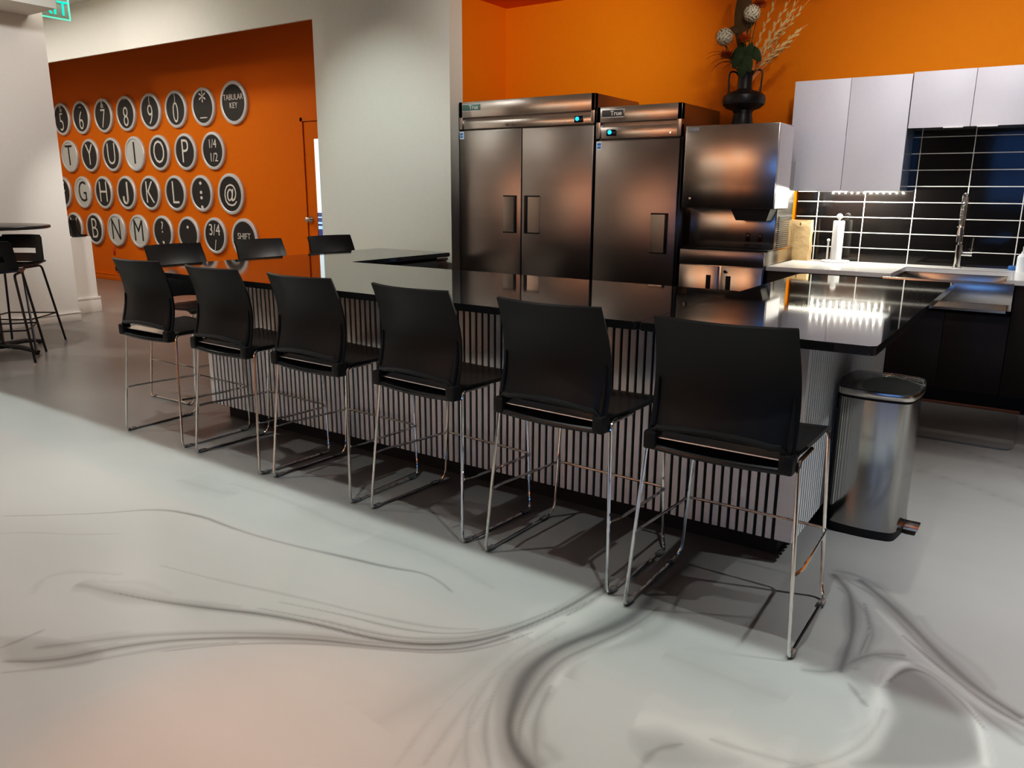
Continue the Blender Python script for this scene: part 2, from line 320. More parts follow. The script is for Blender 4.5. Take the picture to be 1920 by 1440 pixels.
POOL= [([(-0.231, 2.286), (-0.201, 2.37), (-0.153, 2.384), (-0.054, 2.294), (0.016, 2.191), (0.041, 2.029), (-0.271, 1.802), (-0.21, 1.936), (-0.203, 2.079)], 0.45), ([(-0.734, 1.666), (-0.678, 1.746), (-0.613, 1.731), (-0.537, 1.722), (-0.413, 1.715), (-0.625, 1.558), (-0.711, 1.602)], 0.22), ([(-2.584, 0.936), (-2.46, 1.022), (-2.284, 1.063), (-2.193, 1.047), (-2.217, 0.964), (-2.392, 0.853)], 0.3), ([(-0.309, 2.238), (-0.248, 2.218), (-0.25, 2.115), (-0.282, 2.136)], 0.2)]

# ------------------------------------------------------------------ the setting
H = 3.6
def grid_floor():
    xs = np.unique(np.round(np.concatenate([np.linspace(-13.6,-6,20), np.arange(-6,-3.8,.04), np.arange(-3.8,.62,.0068), np.linspace(.62,3,12)]),4))
    ys = np.unique(np.round(np.concatenate([np.linspace(-5.5,.5,14), np.arange(.5,3.2,.0068), np.linspace(3.2,3.3,4), np.arange(3.3,5.2,.04), np.linspace(5.2,6.65,6)]),4))
    nx, ny = len(xs), len(ys)
    X, Y = np.meshgrid(xs, ys); P = np.stack([X.ravel(), Y.ravel()], 1)
    wob = np.stack([.018*np.sin(P[:,1]*9+2*P[:,0])+.0015*np.sin(P[:,1]*23-P[:,0]*11), .018*np.sin(P[:,0]*8-P[:,1]*3)+.0015*np.sin(P[:,0]*21+P[:,1]*7)], 1)
    def smooth(pts):
        p = np.array(pts, float)
        for _ in range(3):
            q = [p[0]]
            for a, b in zip(p, p[1:]): q += [a*.75+b*.25, a*.25+b*.75]
            p = np.array(q+[p[-1]])
        return p
    def dist(pts, Q):
        best = np.full(len(Q), 1e9); par = np.zeros(len(Q)); sgn = np.zeros(len(Q)); n = len(pts)-1
        for i, (a, b) in enumerate(zip(pts, pts[1:])):
            d = b-a; L = max(d@d, 1e-12); t = np.clip(((Q-a)@d)/L, 0, 1)
            r = Q-a-t[:,None]*d; D = np.hypot(r[:,0], r[:,1]); k = D < best
            best[k] = D[k]; par[k] = (i+t[k])/n; s = d[0]*r[:,1]-d[1]*r[:,0]; sgn[k] = np.sign(s[k])
        return best, par, sgn
    def layer(curves, streak=True):
        out = np.zeros(len(P))
        for pts, w, s in curves:
            p = smooth(pts); near = (P[:,0] > p[:,0].min()-.4) & (P[:,0] < p[:,0].max()+.4) & (P[:,1] > p[:,1].min()-.4) & (P[:,1] < p[:,1].max()+.4)
            idx = np.where(near)[0]; Q = P[idx]+wob[idx]*min(1, w*18)*.5
            D, t, sg = dist(p, Q); D = D*sg
            ww = w*(.55+.45*np.sin(PI*np.clip(t,.04,.96)))*(1+.25*np.sin(t*17+w*300))
            f = np.exp(-(np.abs(D)/ww)**2.4)
            if streak and w > .009: f *= .82+.18*np.cos(np.abs(D)/ww*5.5)
            f += .28*np.exp(-(np.abs(D-1.9*ww)/(ww*.45))**2)*(np.sin(t*9+w*90) > -.3) * (w > .011)
            f *= np.clip(t/.05,0,1)*np.clip((1-t)/.05,0,1)
            out[idx] = np.maximum(out[idx], f*abs(s)*1.25)
        return np.clip(out, 0, 1)
    def inside(poly, Q):
        c = np.zeros(len(Q), bool); n = len(poly)
        for i in range(n):
            (x1,y1),(x2,y2) = poly[i-1], poly[i]
            m = ((y1 > Q[:,1]) != (y2 > Q[:,1])) & (Q[:,0] < (x2-x1)*(Q[:,1]-y1)/((y2-y1)+1e-12)+x1); c ^= m
        return c
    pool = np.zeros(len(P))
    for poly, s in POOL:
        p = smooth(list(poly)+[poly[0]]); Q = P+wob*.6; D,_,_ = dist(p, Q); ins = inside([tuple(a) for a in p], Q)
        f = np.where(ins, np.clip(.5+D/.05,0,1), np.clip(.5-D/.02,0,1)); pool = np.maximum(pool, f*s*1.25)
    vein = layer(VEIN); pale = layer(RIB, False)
    me = bpy.data.meshes.new('floor')
    verts = np.zeros((nx*ny, 3), np.float32); verts[:,:2] = P
    i = np.arange(nx-1)[None,:]+np.arange(ny-1)[:,None]*nx; i = i.ravel()
    faces = np.stack([i, i+1, i+nx+1, i+nx], 1)
    nf = len(faces); me.vertices.add(nx*ny); me.vertices.foreach_set('co', verts.ravel()); me.loops.add(nf*4); me.loops.foreach_set('vertex_index', faces.ravel().astype(np.int32))
    me.polygons.add(nf); me.polygons.foreach_set('loop_start', np.arange(0,nf*4,4,dtype=np.int32)); me.update(calc_edges=True)
    for nm, a in (('vein', vein), ('pale', pale), ('pool', pool)):
        at = me.attributes.new(nm, 'FLOAT', 'POINT'); at.data.foreach_set('value', a.astype(np.float32))
    me.materials.append(M['floor'])
    o = bpy.data.objects.new('floor', me); COL.objects.link(o); o['kind'] = 'structure'
grid_floor()

struct('ceiling', Box(-13.6,3,-5.5,6.65,H,H+.1), M['ceil'], smooth=False)
struct('wall_back', Box(-13.6,-5.3,6.65,6.8,0,H), M['orange_dim'], smooth=False)
struct('wall_kitchen', Box(-5.3,3,6.65,6.8,0,H), M['orange'], smooth=False)
struct('wall_left', Box(-13.75,-13.6,-5.5,6.65,0,H), M['white'], smooth=False)
struct('wall_right', Box(3,3.15,-5.5,6.65,0,H), M['taupe'], smooth=False)
b = Box(-13.6,-9.2,-5.65,-5.5,0,H); box(b,-3.3,-1.3,-5.65,-5.5,0,H); box(b,2.6,3,-5.65,-5.5,0,H); box(b,-1.3,2.6,-5.65,-5.5,0,1.15); box(b,-1.3,2.6,-5.65,-5.5,2.62,H)
struct('wall_rear', b, M['taupe'], smooth=False)
b = Box(-6.3,-3.3,-5.65,-5.5,0,H); box(b,-9.2,-6.3,-5.65,-5.5,2.9,H)
struct('wall_rear_accent', b, M['peach'], smooth=False)
struct('wall_rear_pier', Box(-5.05,-4.55,-5.5,-5.2,0,H), M['whitewarm'], smooth=False)
struct('wall_rear_niche', Box(-9.2,-6.3,-5.65,-5.5,0,2.9), M['niche'], smooth=False)
b = Box(-1.3,2.6,-5.62,-5.56,1.15,1.2)
for x in (-1.3,-.02,1.26,2.56): box(b,x,x+.05,-5.62,-5.56,1.15,2.62)
box(b,-1.3,2.6,-5.62,-5.56,2.57,2.62); box(b,-1.3,2.6,-5.62,-5.56,1.75,1.79)
struct('window_1', b, M['blackmetal'], smooth=False)
struct('wall_partition', Box(-6.045,-4.497,5.65,5.83,0,H), M['white'], smooth=False)
struct('wall_alcove', Box(-5.3,-4.601,5.83,6.65,0,3.05), M['orange'], smooth=False)
struct('ceiling_alcove', Box(-5.3,3,5.72,6.65,3.05,H), M['orange'], smooth=False)
b = Box(-13.6,-6.243,5.72,5.75,2.983,H); box(b,-6.243,-6.045,5.72,5.75,0,H)
struct('wall_header', b, M['white'], smooth=False)
struct('wall_column', Box(-9.02,-8.53,.6,4.32,0,H), M['whitewarm'], smooth=False)
struct('wall_low', Box(-9.25,-9.02,4.32,4.80,0,.845), M['whitewarm'], smooth=False)
struct('trim_bulkhead', prism(BM(), [(-9.9,1.713),(3,1.635),(3,1.93),(-9.9,2.01)], 2.75, H), M['ceil'], smooth=False)  # unseen; near edge placed to cut the linear light off along the floor
struct('trim_beam', Box(-9.9,-8.0,1.2,4.19,3.0,H), M['white'], smooth=False)
def base_board(nm, x0,x1,y0,y1, m, h=.097):
    b = Box(x0,x1,y0,y1,0,h*.84,.002); box(b,x0-(.006 if x1-x0<.1 else 0),x1+(.006 if x1-x0<.1 else 0),y0-(.006 if y1-y0<.1 else 0),y1+(0),h*.84,h,.003)
    struct(nm, b, m)
base_board('baseboard_column', -8.53,-8.512,.6,4.326, M['whitewarm'])
base_board('baseboard_low', -9.02,-9.0,4.36,4.82, M['whitewarm'], .172)
base_board('baseboard_back', -13.6,-7.52,6.63,6.65, M['orange_dim'], .10)
base_board('baseboard_partition', -6.045,-4.497,5.632,5.65, M['white'])
# door in the typewriter wall
b = Box(-7.5,-7.46,6.60,6.66,0,2.19); box(b,-7.5,-6.44,6.60,6.66,2.15,2.19); box(b,-6.48,-6.44,6.60,6.66,0,2.19)
struct('trim_1', b, M['orange_dim'], smooth=False)
b = Box(-7.452,-7.30,6.615,6.65,.01,2.142); box(b,-6.65,-6.488,6.615,6.65,.01,2.142); box(b,-7.30,-6.65,6.615,6.65,1.95,2.142); box(b,-7.30,-6.65,6.615,6.65,.01,.72)
d1 = struct('door_1', b, M['orange_dim'], smooth=False)
struct('window_pane', Box(-7.30,-6.65,6.625,6.64,.72,1.95), M['pane'], d1, smooth=False)
b = BM(); cyl(b,(-7.40,6.615,1.03),(-7.40,6.60,1.03),.038,20); cyl(b,(-7.40,6.60,1.03),(-7.40,6.56,1.03),.014,12); ball(b,(-7.40,6.545,1.03),.034,3,(1,.7,1)); 
struct('door_knob', b, M['chrome'], d1)
# backsplash tile
struct('wall_backsplash', Box(-1.745,3,6.64,6.655,.853,1.83), M['tile'], smooth=False)

# ------------------------------------------------------------------ the counter island
def slats_y(bm, y, x0, x1, z0, z1, pitch=.035, w=.0225, d=.009, endw=.066):
    box(bm, x1-endw, x1, y, y+d, z0, z1, .0015, 1)
    x = x1-endw-(pitch-w)
    while x-w > x0+endw*.6:
        box(bm, x-w, x, y, y+d, z0, z1); x -= pitch
    box(bm, x0, x, y, y+d, z0, z1)
def slats_x(bm, x, y0, y1, z0, z1, pitch=.035, w=.0225, d=.009, sgn=1):
    y = y0
    while y+w < y1:
        box(bm, min(x, x-sgn*d), max(x, x-sgn*d), y, y+w, z0, z1); y += pitch
BX0, BX1, BY0, BY1 = -4.17, -.66, 2.85, 4.50
t = thing('island_base', 'U shaped counter base clad in grey vertical slats over black', 'counter base', ((BX0+BX1)/2, BY0, 0))
ox = (BX0+BX1)/2; oy = BY0
def loc(bm, dx, dy, dz=0): bmesh.ops.translate(bm, vec=(dx,dy,dz), verts=bm.verts); return bm
U_ = [(BX0+.009,BY0+.009),(BX1-.009,BY0+.009),(BX1-.009,BY1),(-1.12,BY1),(-1.12,3.40),(-3.72,3.40),(-3.72,BY1),(BX0+.009,BY1)]
obj('core_panel', loc(prism(BM(), U_, .085, .900), -ox, -oy), M['core'], t, False)
K_ = [(BX0+.07,BY0+.07),(BX1-.07,BY0+.07),(BX1-.07,BY1),(-1.06,BY1),(-1.06,3.46),(-3.78,3.46),(-3.78,BY1),(BX0+.07,BY1)]
obj('toe_kick', loc(prism(BM(), K_, 0, .085), -ox, -oy), M['black'], t, False)
b = BM(); slats_y(b, BY0, BX0, BX1, .09, .899); obj('front_slat_panel', loc(b,-ox,-oy), M['slat'], t, False)
b = BM(); slats_x(b, BX1, BY0+.013, BY1, .09, .899); obj('side_slat_panel', loc(b,-ox,-oy), M['slat'], t, False)
b = BM(); slats_x(b, BX0, BY0+.013, BY1, .09, .899, sgn=-1); obj('side_slat_panel', loc(b,-ox,-oy), M['slat'], t, False)
def rounded(poly, r=.02):
    P = fillet([(x,y,0) for x,y in poly], r, 4, True); return [(p.x,p.y) for p in P]
ZT = .93
P_ = rounded([(-4.385,2.493),(-1.164,2.493),(-1.164,3.585),(-3.672,3.585),(-3.672,4.60),(-4.385,4.60)])
tag(obj('countertop', prism(BM(), P_, .901, ZT, .0035), M['counter']), 'polished black L shaped countertop slab along the six stools and left leg', 'countertop')
P_ = rounded([(-1.1625,2.493),(-.392,2.493),(-.392,4.60),(-1.1625,4.60)])
tag(obj('countertop', prism(BM(), P_, .901, ZT, .0035), M['counter']), 'polished black countertop slab of the right leg nearest the trash can', 'countertop')

# ------------------------------------------------------------------ counter stools
def stool_back(u, v):
    s = 2*u-1
    hw = .227+.004*math.sin(PI*min(1, v*1.15))-.013*v
    z0 = .632+.026*(1-s*s)-(.042*min(1, max(0, (abs(s)-.84)/.14)))
    z = z0+(1.006-z0)*v
    e = .022+.052*math.sin(PI*v*.95)-.030*v
    return Vector((s*hw, e-(.020+.034*v)*(1-s*s), z))
def stool_seat(u, v):
    s = 2*u-1; hw = .222+.012*v
    z = .619-.008*math.sin(PI*v)+.006*s*s
    if v > .88: z -= .022*((v-.88)/.12)**2
    if v < .20: z -= .034*((.20-v)/.20)**1.5
    return Vector((s*hw, .014+.446*v, z))
def make_stool(label, group):
    t = thing('counter_stool', label, 'stool', (0,0,0), 0, group)
    b = sheet(BM(), stool_seat, 20, 18, .014)
    tube(b, [(-.20,.012,.585),(-.1,.004,.582),(0,.001,.581),(.1,.004,.582),(.20,.012,.585)], .0105, 10)
    obj('seat', b, M['plasticgloss'], t)
    b = sheet(BM(), stool_back, 32, 30, .011)
    pts = []; rad = []
    for k in range(10): v = .50-.44*k/9; pts.append(stool_back(.035,v)+Vector((0,-.009,0))); rad.append(.003+.0075*min(1,k/6))
    for k in range(17): u = .085+.83*k/16; pts.append(stool_back(u,.022+ .012*(1 if k in (0,16) else 0))+Vector((0,-.009,0))); rad.append(.0105)
    for k in range(10): v = .06+.44*k/9; pts.append(stool_back(.965,v)+Vector((0,-.009,0))); rad.append(.003+.0075*min(1,(9-k)/6))
    tube(b, pts, rad, 8)
    for s in (-1,1): box(b, s*.212-.022, s*.212+.022, -.004, .05, .577, .638, .009)
    obj('backrest', b, M['plastic'], t)
    obj('rear_crossbar', sheet(BM(), lambda u,v: Vector(((u-.5)*.39, .016+.062*v, .6165+.003*v)), 4, 3, .004), M['steelbright'], t)
    for s in (-1,1):
        P = [(s*.236,.20,.611),(s*.237,.045,.611),(s*.273,.0,.0065),(s*.274,.44,.0065),(s*.257,.457,.045),(s*.226,.462,.600),(s*.09,.44,.601)]
        obj('side_frame', tube(BM(), fillet(P, .028, 5), .0062, 8), M['chrome'], t)
    P = [(-.257,.030,.262),(-.268,.085,.260),(-.252,.476,.250),(.252,.476,.250),(.268,.085,.260),(.257,.030,.262)]
    obj('footrest', tube(BM(), fillet(P, .03, 5), .0055, 8), M['chrome'], t)
    for s in (-1,1):
        for y in (.035,.40):
            obj('floor_glide', box(BM(), s*.274-.011, s*.274+.011, y-.022, y+.022, .0005, .016, .005), M['clear'], t)
    return t
G1 = 'black stools along the front of the island'; G2 = 'black stools along the left leg of the counter'
front = [(-.762,2.214,0,'black plastic stool on chrome sled legs nearest the trash can'),
 (-1.395,2.268,-.05,'black plastic stool second from the trash can along the slatted front'),
 (-2.062,2.318,-.085,'black plastic stool third from the trash can along the slatted front'),
 (-2.728,2.343,-.035,'black plastic stool fourth from the trash can along the slatted front'),
 (-3.362,2.35,-.04,'black plastic stool fifth from the trash can in the front row'),
 (-4.046,2.372,0,'black plastic stool at the far end of the front row, beside the open floor')]
proto = None
for x, y, r, lab in front:
    if proto is None: proto = make_stool(lab, G1); proto.location = (x,y,0); proto.rotation_euler = (0,0,r)
    else: dup(proto, (x,y,0), r, lab, G1)
for x, y, r, lab in [(-4.955,3.19,-PI/2+.03,'stool with pale lit backrest at the near end of the left counter leg'),
 (-4.96,3.90,-PI/2,'stool facing right in the middle of the left counter leg, below the SHIFT sign'),
 (-4.945,4.60,-PI/2-.10,'darker stool at the far end of the left counter leg, by the white wall')]:
    dup(proto, (x,y,0), r, lab, G2)

# ------------------------------------------------------------------ step trash can
tx0, tx1, ty0, ty1 = -.635, -.375, 3.295, 3.635
t = thing('trash_can', 'brushed steel pedal trash can at the right end of the island', 'trash can', ((tx0+tx1)/2,(ty0+ty1)/2,0))
def foot(sx, sy, bul=.022, n=10):
    pts = []; hx, hy = sx/2, sy/2; cs = [(-1,-1),(1,-1),(1,1),(-1,1)]
    for i,(a,c) in enumerate(cs):
        a2,c2 = cs[(i+1)%4]; p = Vector((a*hx,c*hy)); q = Vector((a2*hx,c2*hy)); d = q-p; nrm_ = Vector((d.y,-d.x)).normalized()
        for k in range(n): s = k/n; pts.append(p+d*s+nrm_*bul*4*s*(1-s))
    F = fillet([(p.x,p.y,0) for p in pts], .0, 1, True)
    return [(p.x,p.y) for p in pts]
def corner_round(pts, it=2):
    P = [Vector(p) for p in pts]
    for _ in range(it):
        q = []
        for i in range(len(P)): a, b2 = P[i], P[(i+1)%len(P)]; q += [a*.75+b2*.25, a*.25+b2*.75]
        P = q
    return [(p.x,p.y) for p in P]
fp = corner_round(foot(.262,.335,.020,5), 2)
def loft(bm, levels):
    rings = [[bm.verts.new((x*s,y*s,z)) for x,y in fp] for s,z in levels]; n = len(fp)
    bm.faces.new(rings[0][::-1]); bm.faces.new(rings[-1])
    for A,B in zip(rings, rings[1:]):
        for i in range(n): bm.faces.new((A[i],A[(i+1)%n],B[(i+1)%n],B[i]))
    return bm
obj('body', loft(BM(), [(.985,.035),(.985,.575)]), M['cansteel'], t)
obj('base_ring', loft(BM(), [(.97,.0),(.99,.004),(.99,.036)]), M['black'], t)
obj('gasket', loft(BM(), [(.97,.572),(.97,.584)]), M['black'], t)
b = loft(BM(), [(.985,.582),(1.03,.586),(1.035,.612),(1.02,.618),(.9,.6185),(.6,.632),(.3,.640),(.02,.641)])
obj('lid', b, M['smoke'], t)
b = loft(BM(), [(1.036,.588),(1.042,.590),(1.042,.612),(1.036,.614)]); obj('lid_band', b, M['steel2'], t)
b = Box(.12,.205,-.045,.045,.018,.030,.004); box(b,.09,.14,-.02,.02,.016,.028,.003); obj('pedal', b, M['steel2'], t)
obj('hinge_housing', Box(-.148,-.12,-.10,.10,.50,.575,.006), M['black'], t)

# ------------------------------------------------------------------ upright refrigerators
def fridge(name, label, x0, x1, y0, top, band, doors, badge, disp, slot, locks):
    cx = (x0+x1)/2; yd = y0+.05
    t = thing(name, label, 'refrigerator', (cx,y0,0))
    def O(nm, b, m, p=t, **k): loc(b,-cx,-y0); return obj(nm, b, m, p, **k)
    b = Box(x0+.003,x1-.003,yd+.004,y0+.80,.13,top,.004); O('cabinet', b, M['steel'])
    O('base_grille', Box(x0+.02,x1-.02,yd+.03,y0+.75,.04,.13), M['black'])
    for xx in (x0+.1,x1-.1):
        for yy in (y0+.15,y0+.68):
            b = BM(); cyl(b,(xx-.015,yy,.032),(xx+.015,yy,.032),.032,16); O('caster', b, M['black'])
    # header band with a recessed pull slot
    sz0, sz1 = slot
    b = Box(x0,x1,y0+.012,yd+.003,band+.006,sz0,.003); box(b,x0,x1,y0+.004,yd+.003,sz1,top,.003)
    box(b,x0,x0+.035,y0+.004,yd+.003,band+.006,top,.003); box(b,x1-.035,x1,y0+.004,yd+.003,band+.006,top,.003)
    O('header_panel', b, M['steel2'])
    O('header_slot', Box(x0+.03,x1-.03,yd-.006,yd+.003,sz0,sz1), M['steeldark'])
    bx, bz, bw, bh, bm_ = badge
    bp = O('brand_badge', Box(bx,bx+bw,y0-.002,y0+.006,bz-bh/2,bz+bh/2,.001), M[bm_])
    O('badge_lettering', text_bm('True', bh*1.0, face_xf(bx+bw*.66,y0-.003,bz) @ Matrix.Shear('XY',4,(.0,.0)), .0008), M['letterwhite'], bp, smooth=False)
    b = Box(bx-.003,bx+bw+.003,y0-.0012,y0+.006,bz+bh/2,bz+bh/2+.004); box(b,bx-.003,bx+bw+.003,y0-.0012,y0+.006,bz-bh/2-.004,bz-bh/2); O('badge_rim', b, M['ring'], bp)
    dx, dz = disp
    dp = O('temperature_display', Box(dx-.04,dx+.04,y0+.004,y0+.014,dz-.024,dz+.024,.003), M['display'])
    b = BM(); ball(b,(dx-.012,y0+.004,dz+.004),.018,2,(1,.15,.9)); O('display_digits', b, M['cyan'], dp)
    for lx, lz in locks:
        b = BM(); cyl(b,(lx,y0+.012,lz),(lx,y0+.002,lz),.008,14); O('key_lock', b, M['chrome'])
    for (a,c,hx0,hx1,hz0,hz1,side) in doors:
        d = O('door', Box(a,c,y0,yd,.15,band-.006,.006), M['steel'])
        b = Box(hx0,hx1,y0-.013,y0+.002,hz1-.011,hz1,.001); box(b,hx0,hx1,y0-.013,y0+.002,hz0,hz0+.011,.001)
        if side > 0: box(b,hx1-.020,hx1,y0-.016,y0+.002,hz0,hz1,.002)
        else: box(b,hx0,hx0+.026,y0-.016,y0+.002,hz0,hz1,.002)
        O('handle', b, M['blackmetal'], d)
        w0, w1 = (hx0,hx1-.021) if side > 0 else (hx0+.027,hx1)
        O('handle_recess', sheet(BM(), lambda u,v: Vector((w0+(w1-w0)*u, y0-.002-.004*math.sin(PI*u*.5)*(1 if side>0 else -1)-.003, hz0+.008+(hz1-hz0-.016)*v)), 6, 2, .002), M['steel2'], d)
    a, c = doors[0][0], doors[0][1]; z = band-.010
    s = O('energy_sticker', Box(a+.004,a+.052,y0-.0015,y0+.001,z-.066,z-.004), M['sticker'], d if len(doors)==1 else None or t)
    b = Box(a+.012,a+.044,y0-.0022,y0,z-.034,z-.014); box(b,a+.012,a+.044,y0-.0022,y0,z-.056,z-.040); O('sticker_print', b, M['stickerblue'], s)
    return t
fridge('refrigerator', 'wide steel refrigerator with two doors beside the white wall', -4.479,-3.129,5.75,2.124,1.890,
  [(-4.476,-3.818,-3.995,-3.863,1.02,1.337,1),(-3.809,-3.132,-3.775,-3.628,1.02,1.337,-1)], (-4.437,2.074,.185,.050,'badgegreen'), (-3.276,1.932), (1.962,1.992), [(-3.97,1.92),(-3.90,1.92)])
fridge('refrigerator', 'narrow single door steel refrigerator, shorter than the two door one beside it', -3.112,-2.40,5.75,2.014,1.768,
  [(-3.108,-2.404,-2.606,-2.468,.906,1.214,1)], (-3.062,1.961,.185,.050,'badge'), (-2.982,1.819), (1.865,1.896), [(-2.485,1.805)])

# ------------------------------------------------------------------ ice machine on its stand
t = thing('ice_machine_stand', 'low steel two door cabinet under the ice machine', 'cabinet', (-2.035,5.75,0))
O = lambda nm,b,m,p=None,**k: obj(nm, loc(b,2.035,-5.75), m, p or t, **k)
O('cabinet', Box(-2.356,-1.716,5.772,6.5,.08,.952,.004), M['steel2'])
O('top_apron', Box(-2.356,-1.714,5.75,5.771,.842,.952,.003), M['steel'])
for xx in (-2.30,-1.77):
    for yy in (5.83,6.42):
        b = BM(); cyl(b,(xx,yy,0),(xx,yy,.08),.022,14); O('leg', b, M['steeldark'])
for a,c,hx in ((-2.354,-2.050,-2.136),(-2.026,-1.718,-1.984)):
    d = O('door', Box(a,c,5.75,5.771,.10,.836,.003), M['steel2'])
    O('pull_slot', Box(hx,hx+.036,5.747,5.752,.635,.768,.001), M['black'], d)
b = BM(); cyl(b,(-1.99,5.75,.800),(-1.99,5.738,.800),.011,14); O('key_lock', b, M['chrome'])
t = thing('ice_machine', 'steel countertop ice machine with vase on top and side louvers', 'ice machine', (-2.02,5.95,.953))
O = lambda nm,b,m,p=None,**k: obj(nm, loc(b,2.02,-5.95,-.953), m, p or t, **k)
O('upper_hopper', Box(-2.362,-1.676,5.75,6.10,1.258,1.845,.005), M['steel2'])
O('hopper_side_panel', Box(-1.6755,-1.672,5.765,6.095,1.262,1.835), M['cabwhite'])
O('lower_body', Box(-2.356,-1.702,5.92,6.34,.962,1.257,.004), M['steel2'])
O('drip_tray', Box(-2.356,-1.702,5.80,5.92,.9535,.963,.002), M['black'])
b = Box(-1.7015,-1.698,5.925,6.335,.965,1.256); box(b,-1.7015,-1.6975,6.10,6.335,1.25,1.60); O('side_panel', b, M['steel2'])
b = BM()
for k in range(16): z = .972+k*.0148; box(b,-1.6985,-1.692,5.985,6.26,z,z+.0075)
O('side_louvers', b, M['black'])
b = BM(); v = [(-1.985,5.765),( -1.705,5.765)]
t2 = BM()
for (x,z,y) in ((-1.99,1.257,5.765),(-1.70,1.257,5.765),(-1.725,1.175,5.765),(-1.945,1.175,5.765),(-1.99,1.257,5.92),(-1.70,1.257,5.92),(-1.725,1.175,5.92),(-1.945,1.175,5.92)): t2.verts.new((x,y,z))
t2.verts.ensure_lookup_table()
for f in ((0,1,2,3),(7,6,5,4),(0,4,5,1),(1,5,6,2),(2,6,7,3),(3,7,4,0)): t2.faces.new([t2.verts[i] for i in f])
O('dispenser_spout', t2, M['black'], smooth=False)
for wx in (-1.896,-1.803):
    s = O('sensor_window', Box(wx-.016,wx+.016,5.916,5.922,1.016,1.078,.002), mat('dark red lens',(.06,.01,.008),.15))
    O('sensor_label', Box(wx-.022,wx+.018,5.9175,5.9205,.985,.997), M['letterblack'], s)
b = BM(); cyl(b,(-2.298,5.752,1.325),(-2.298,5.744,1.325),.021,24); e = O('round_emblem', b, M['black'])
b = BM(); ball(b,(-2.298,5.744,1.325),.012,2,(.9,.2,1.1)); O('emblem_mark', b, M['chrome'], e)
O('name_label', Box(-2.345,-2.255,5.7475,5.751,1.805,1.832), M['sticker'])

# ------------------------------------------------------------------ kitchen cabinets and sink
def base_unit(name, label, x0, x1, seams, ztop, black_left=False):
    cx = (x0+x1)/2
    t = thing(name, label, 'cabinet', (cx,5.80,0))
    O = lambda nm,b,m,**k: obj(nm, loc(b,-cx,-5.80), m, t, **k)
    O('carcass', Box(x0,x1,5.82,6.638,.11,ztop), M['darkwood'], smooth=False)
    O('toe_kick', Box(x0,x1,5.87,6.6,0,.11), M['black'], smooth=False)
    xs = [x0]+seams+[x1]
    for a,c in zip(xs,xs[1:]): O('door', Box(a+.0015,c-.0015,5.80,5.8195,.115,ztop-.004,.0015), M['darkwood'])
base_unit('base_cabinet', 'dark brown base cabinet under the white counter beside the ice machine', -1.70,-.918,[-1.30],.820)
base_unit('base_cabinet', 'dark brown base cabinet below the steel sink', -.916,-.163,[-.526],.625)
base_unit('base_cabinet', 'dark brown base cabinet at the right edge, beyond the sink', -.161,.65,[.25],.820)
P_ = [(-1.702,5.78),(-.872,5.78),(-.872,6.40),(-.215,6.40),(-.215,5.78),(2.2,5.78),(2.2,6.639),(-1.702,6.639)]
tag(obj('kitchen_countertop', prism(BM(), P_, .822, .853, .0015), M['quartz']), 'white quartz countertop with faucet along the tiled wall', 'countertop')
t = thing('apron_sink', 'steel apron front sink set into the white countertop', 'sink', (-.545,5.74,.63))
O = lambda nm,b,m,**k: obj(nm, loc(b,.545,-5.74,-.63), m, t, **k)
b = Box(-.915,-.165,5.74,5.762,.700,.834,.003); box(b,-.915,-.895,5.763,6.42,.66,.8205,.002); box(b,-.190,-.165,5.763,6.42,.66,.8205,.002)
box(b,-.894,-.191,6.405,6.425,.66,.8205,.002); O('apron_basin', b, M['steel2'])
b = Box(-.894,-.191,5.763,6.404,.645,.66); O('basin_floor', b, M['steel2'])
b = BM(); cyl(b,(-.545,6.1,.660),(-.545,6.1,.664),.05,20); O('drain', b, M['chrome'])
def wall_unit(label, x0, x1, seams, z0, z1, led=False):
    cx = (x0+x1)/2
    t = thing('wall_cabinet', label, 'cabinet', (cx,6.30,z0))
    O = lambda nm,b,m,**k: obj(nm, loc(b,-cx,-6.30,-z0), m, t, **k)
    O('carcass', Box(x0+.002,x1-.002,6.322,6.638,z0+.004,z1-.004), M['cabside'], smooth=False)
    xs = [x0]+seams+[x1]
    for i,(a,c) in enumerate(zip(xs,xs[1:])):
        d = O('door', Box(a+.0015,c-.0015,6.30,6.321,z0,z1,.0025), M['cabwhite'])
        hx = (a+c)/2 + (.09 if i == 0 else -.09)
        h = obj('edge_pull', loc(Box(hx-.06,hx+.06,6.292,6.318,z0-.006,z0,.001),-cx,-6.30,-z0), M['whiteplastic'], d)
    if led:
        O('light_rail', Box(x0+.04,x1-.04,6.45,6.475,z0-.002,z0+.003), M['whiteplastic'])
        b = BM(); n = 40
        for k in range(n): x = x0+.06+(x1-x0-.12)*k/(n-1); box(b,x-.005,x+.005,6.455,6.470,z0-.0045,z0-.002)
        o = O('led_beads', b, M['ledbead'], smooth=False)
wall_unit('tall white two door wall cabinet with lights beneath', -1.751,-.958,[-1.357],1.386,2.172,True)
wall_unit('short white two door wall cabinet above the faucet', -.955,-.193,[-.575],1.812,2.180)
tag(obj('floor_mat', prism(BM(), rounded([(-1.6,4.93),(-.035,4.93),(-.035,5.80),(-1.6,5.80)], .07), 0, .012, .004), M['mat']), 'grey rubber floor mat in front of the dark cabinets', 'mat')
tag(obj('trim_strip', Box(-1.6,-.03,5.835,5.868,.0,.022,.004), M['copper']), 'thin copper edging strip on the floor under the dark cabinets', 'strip')

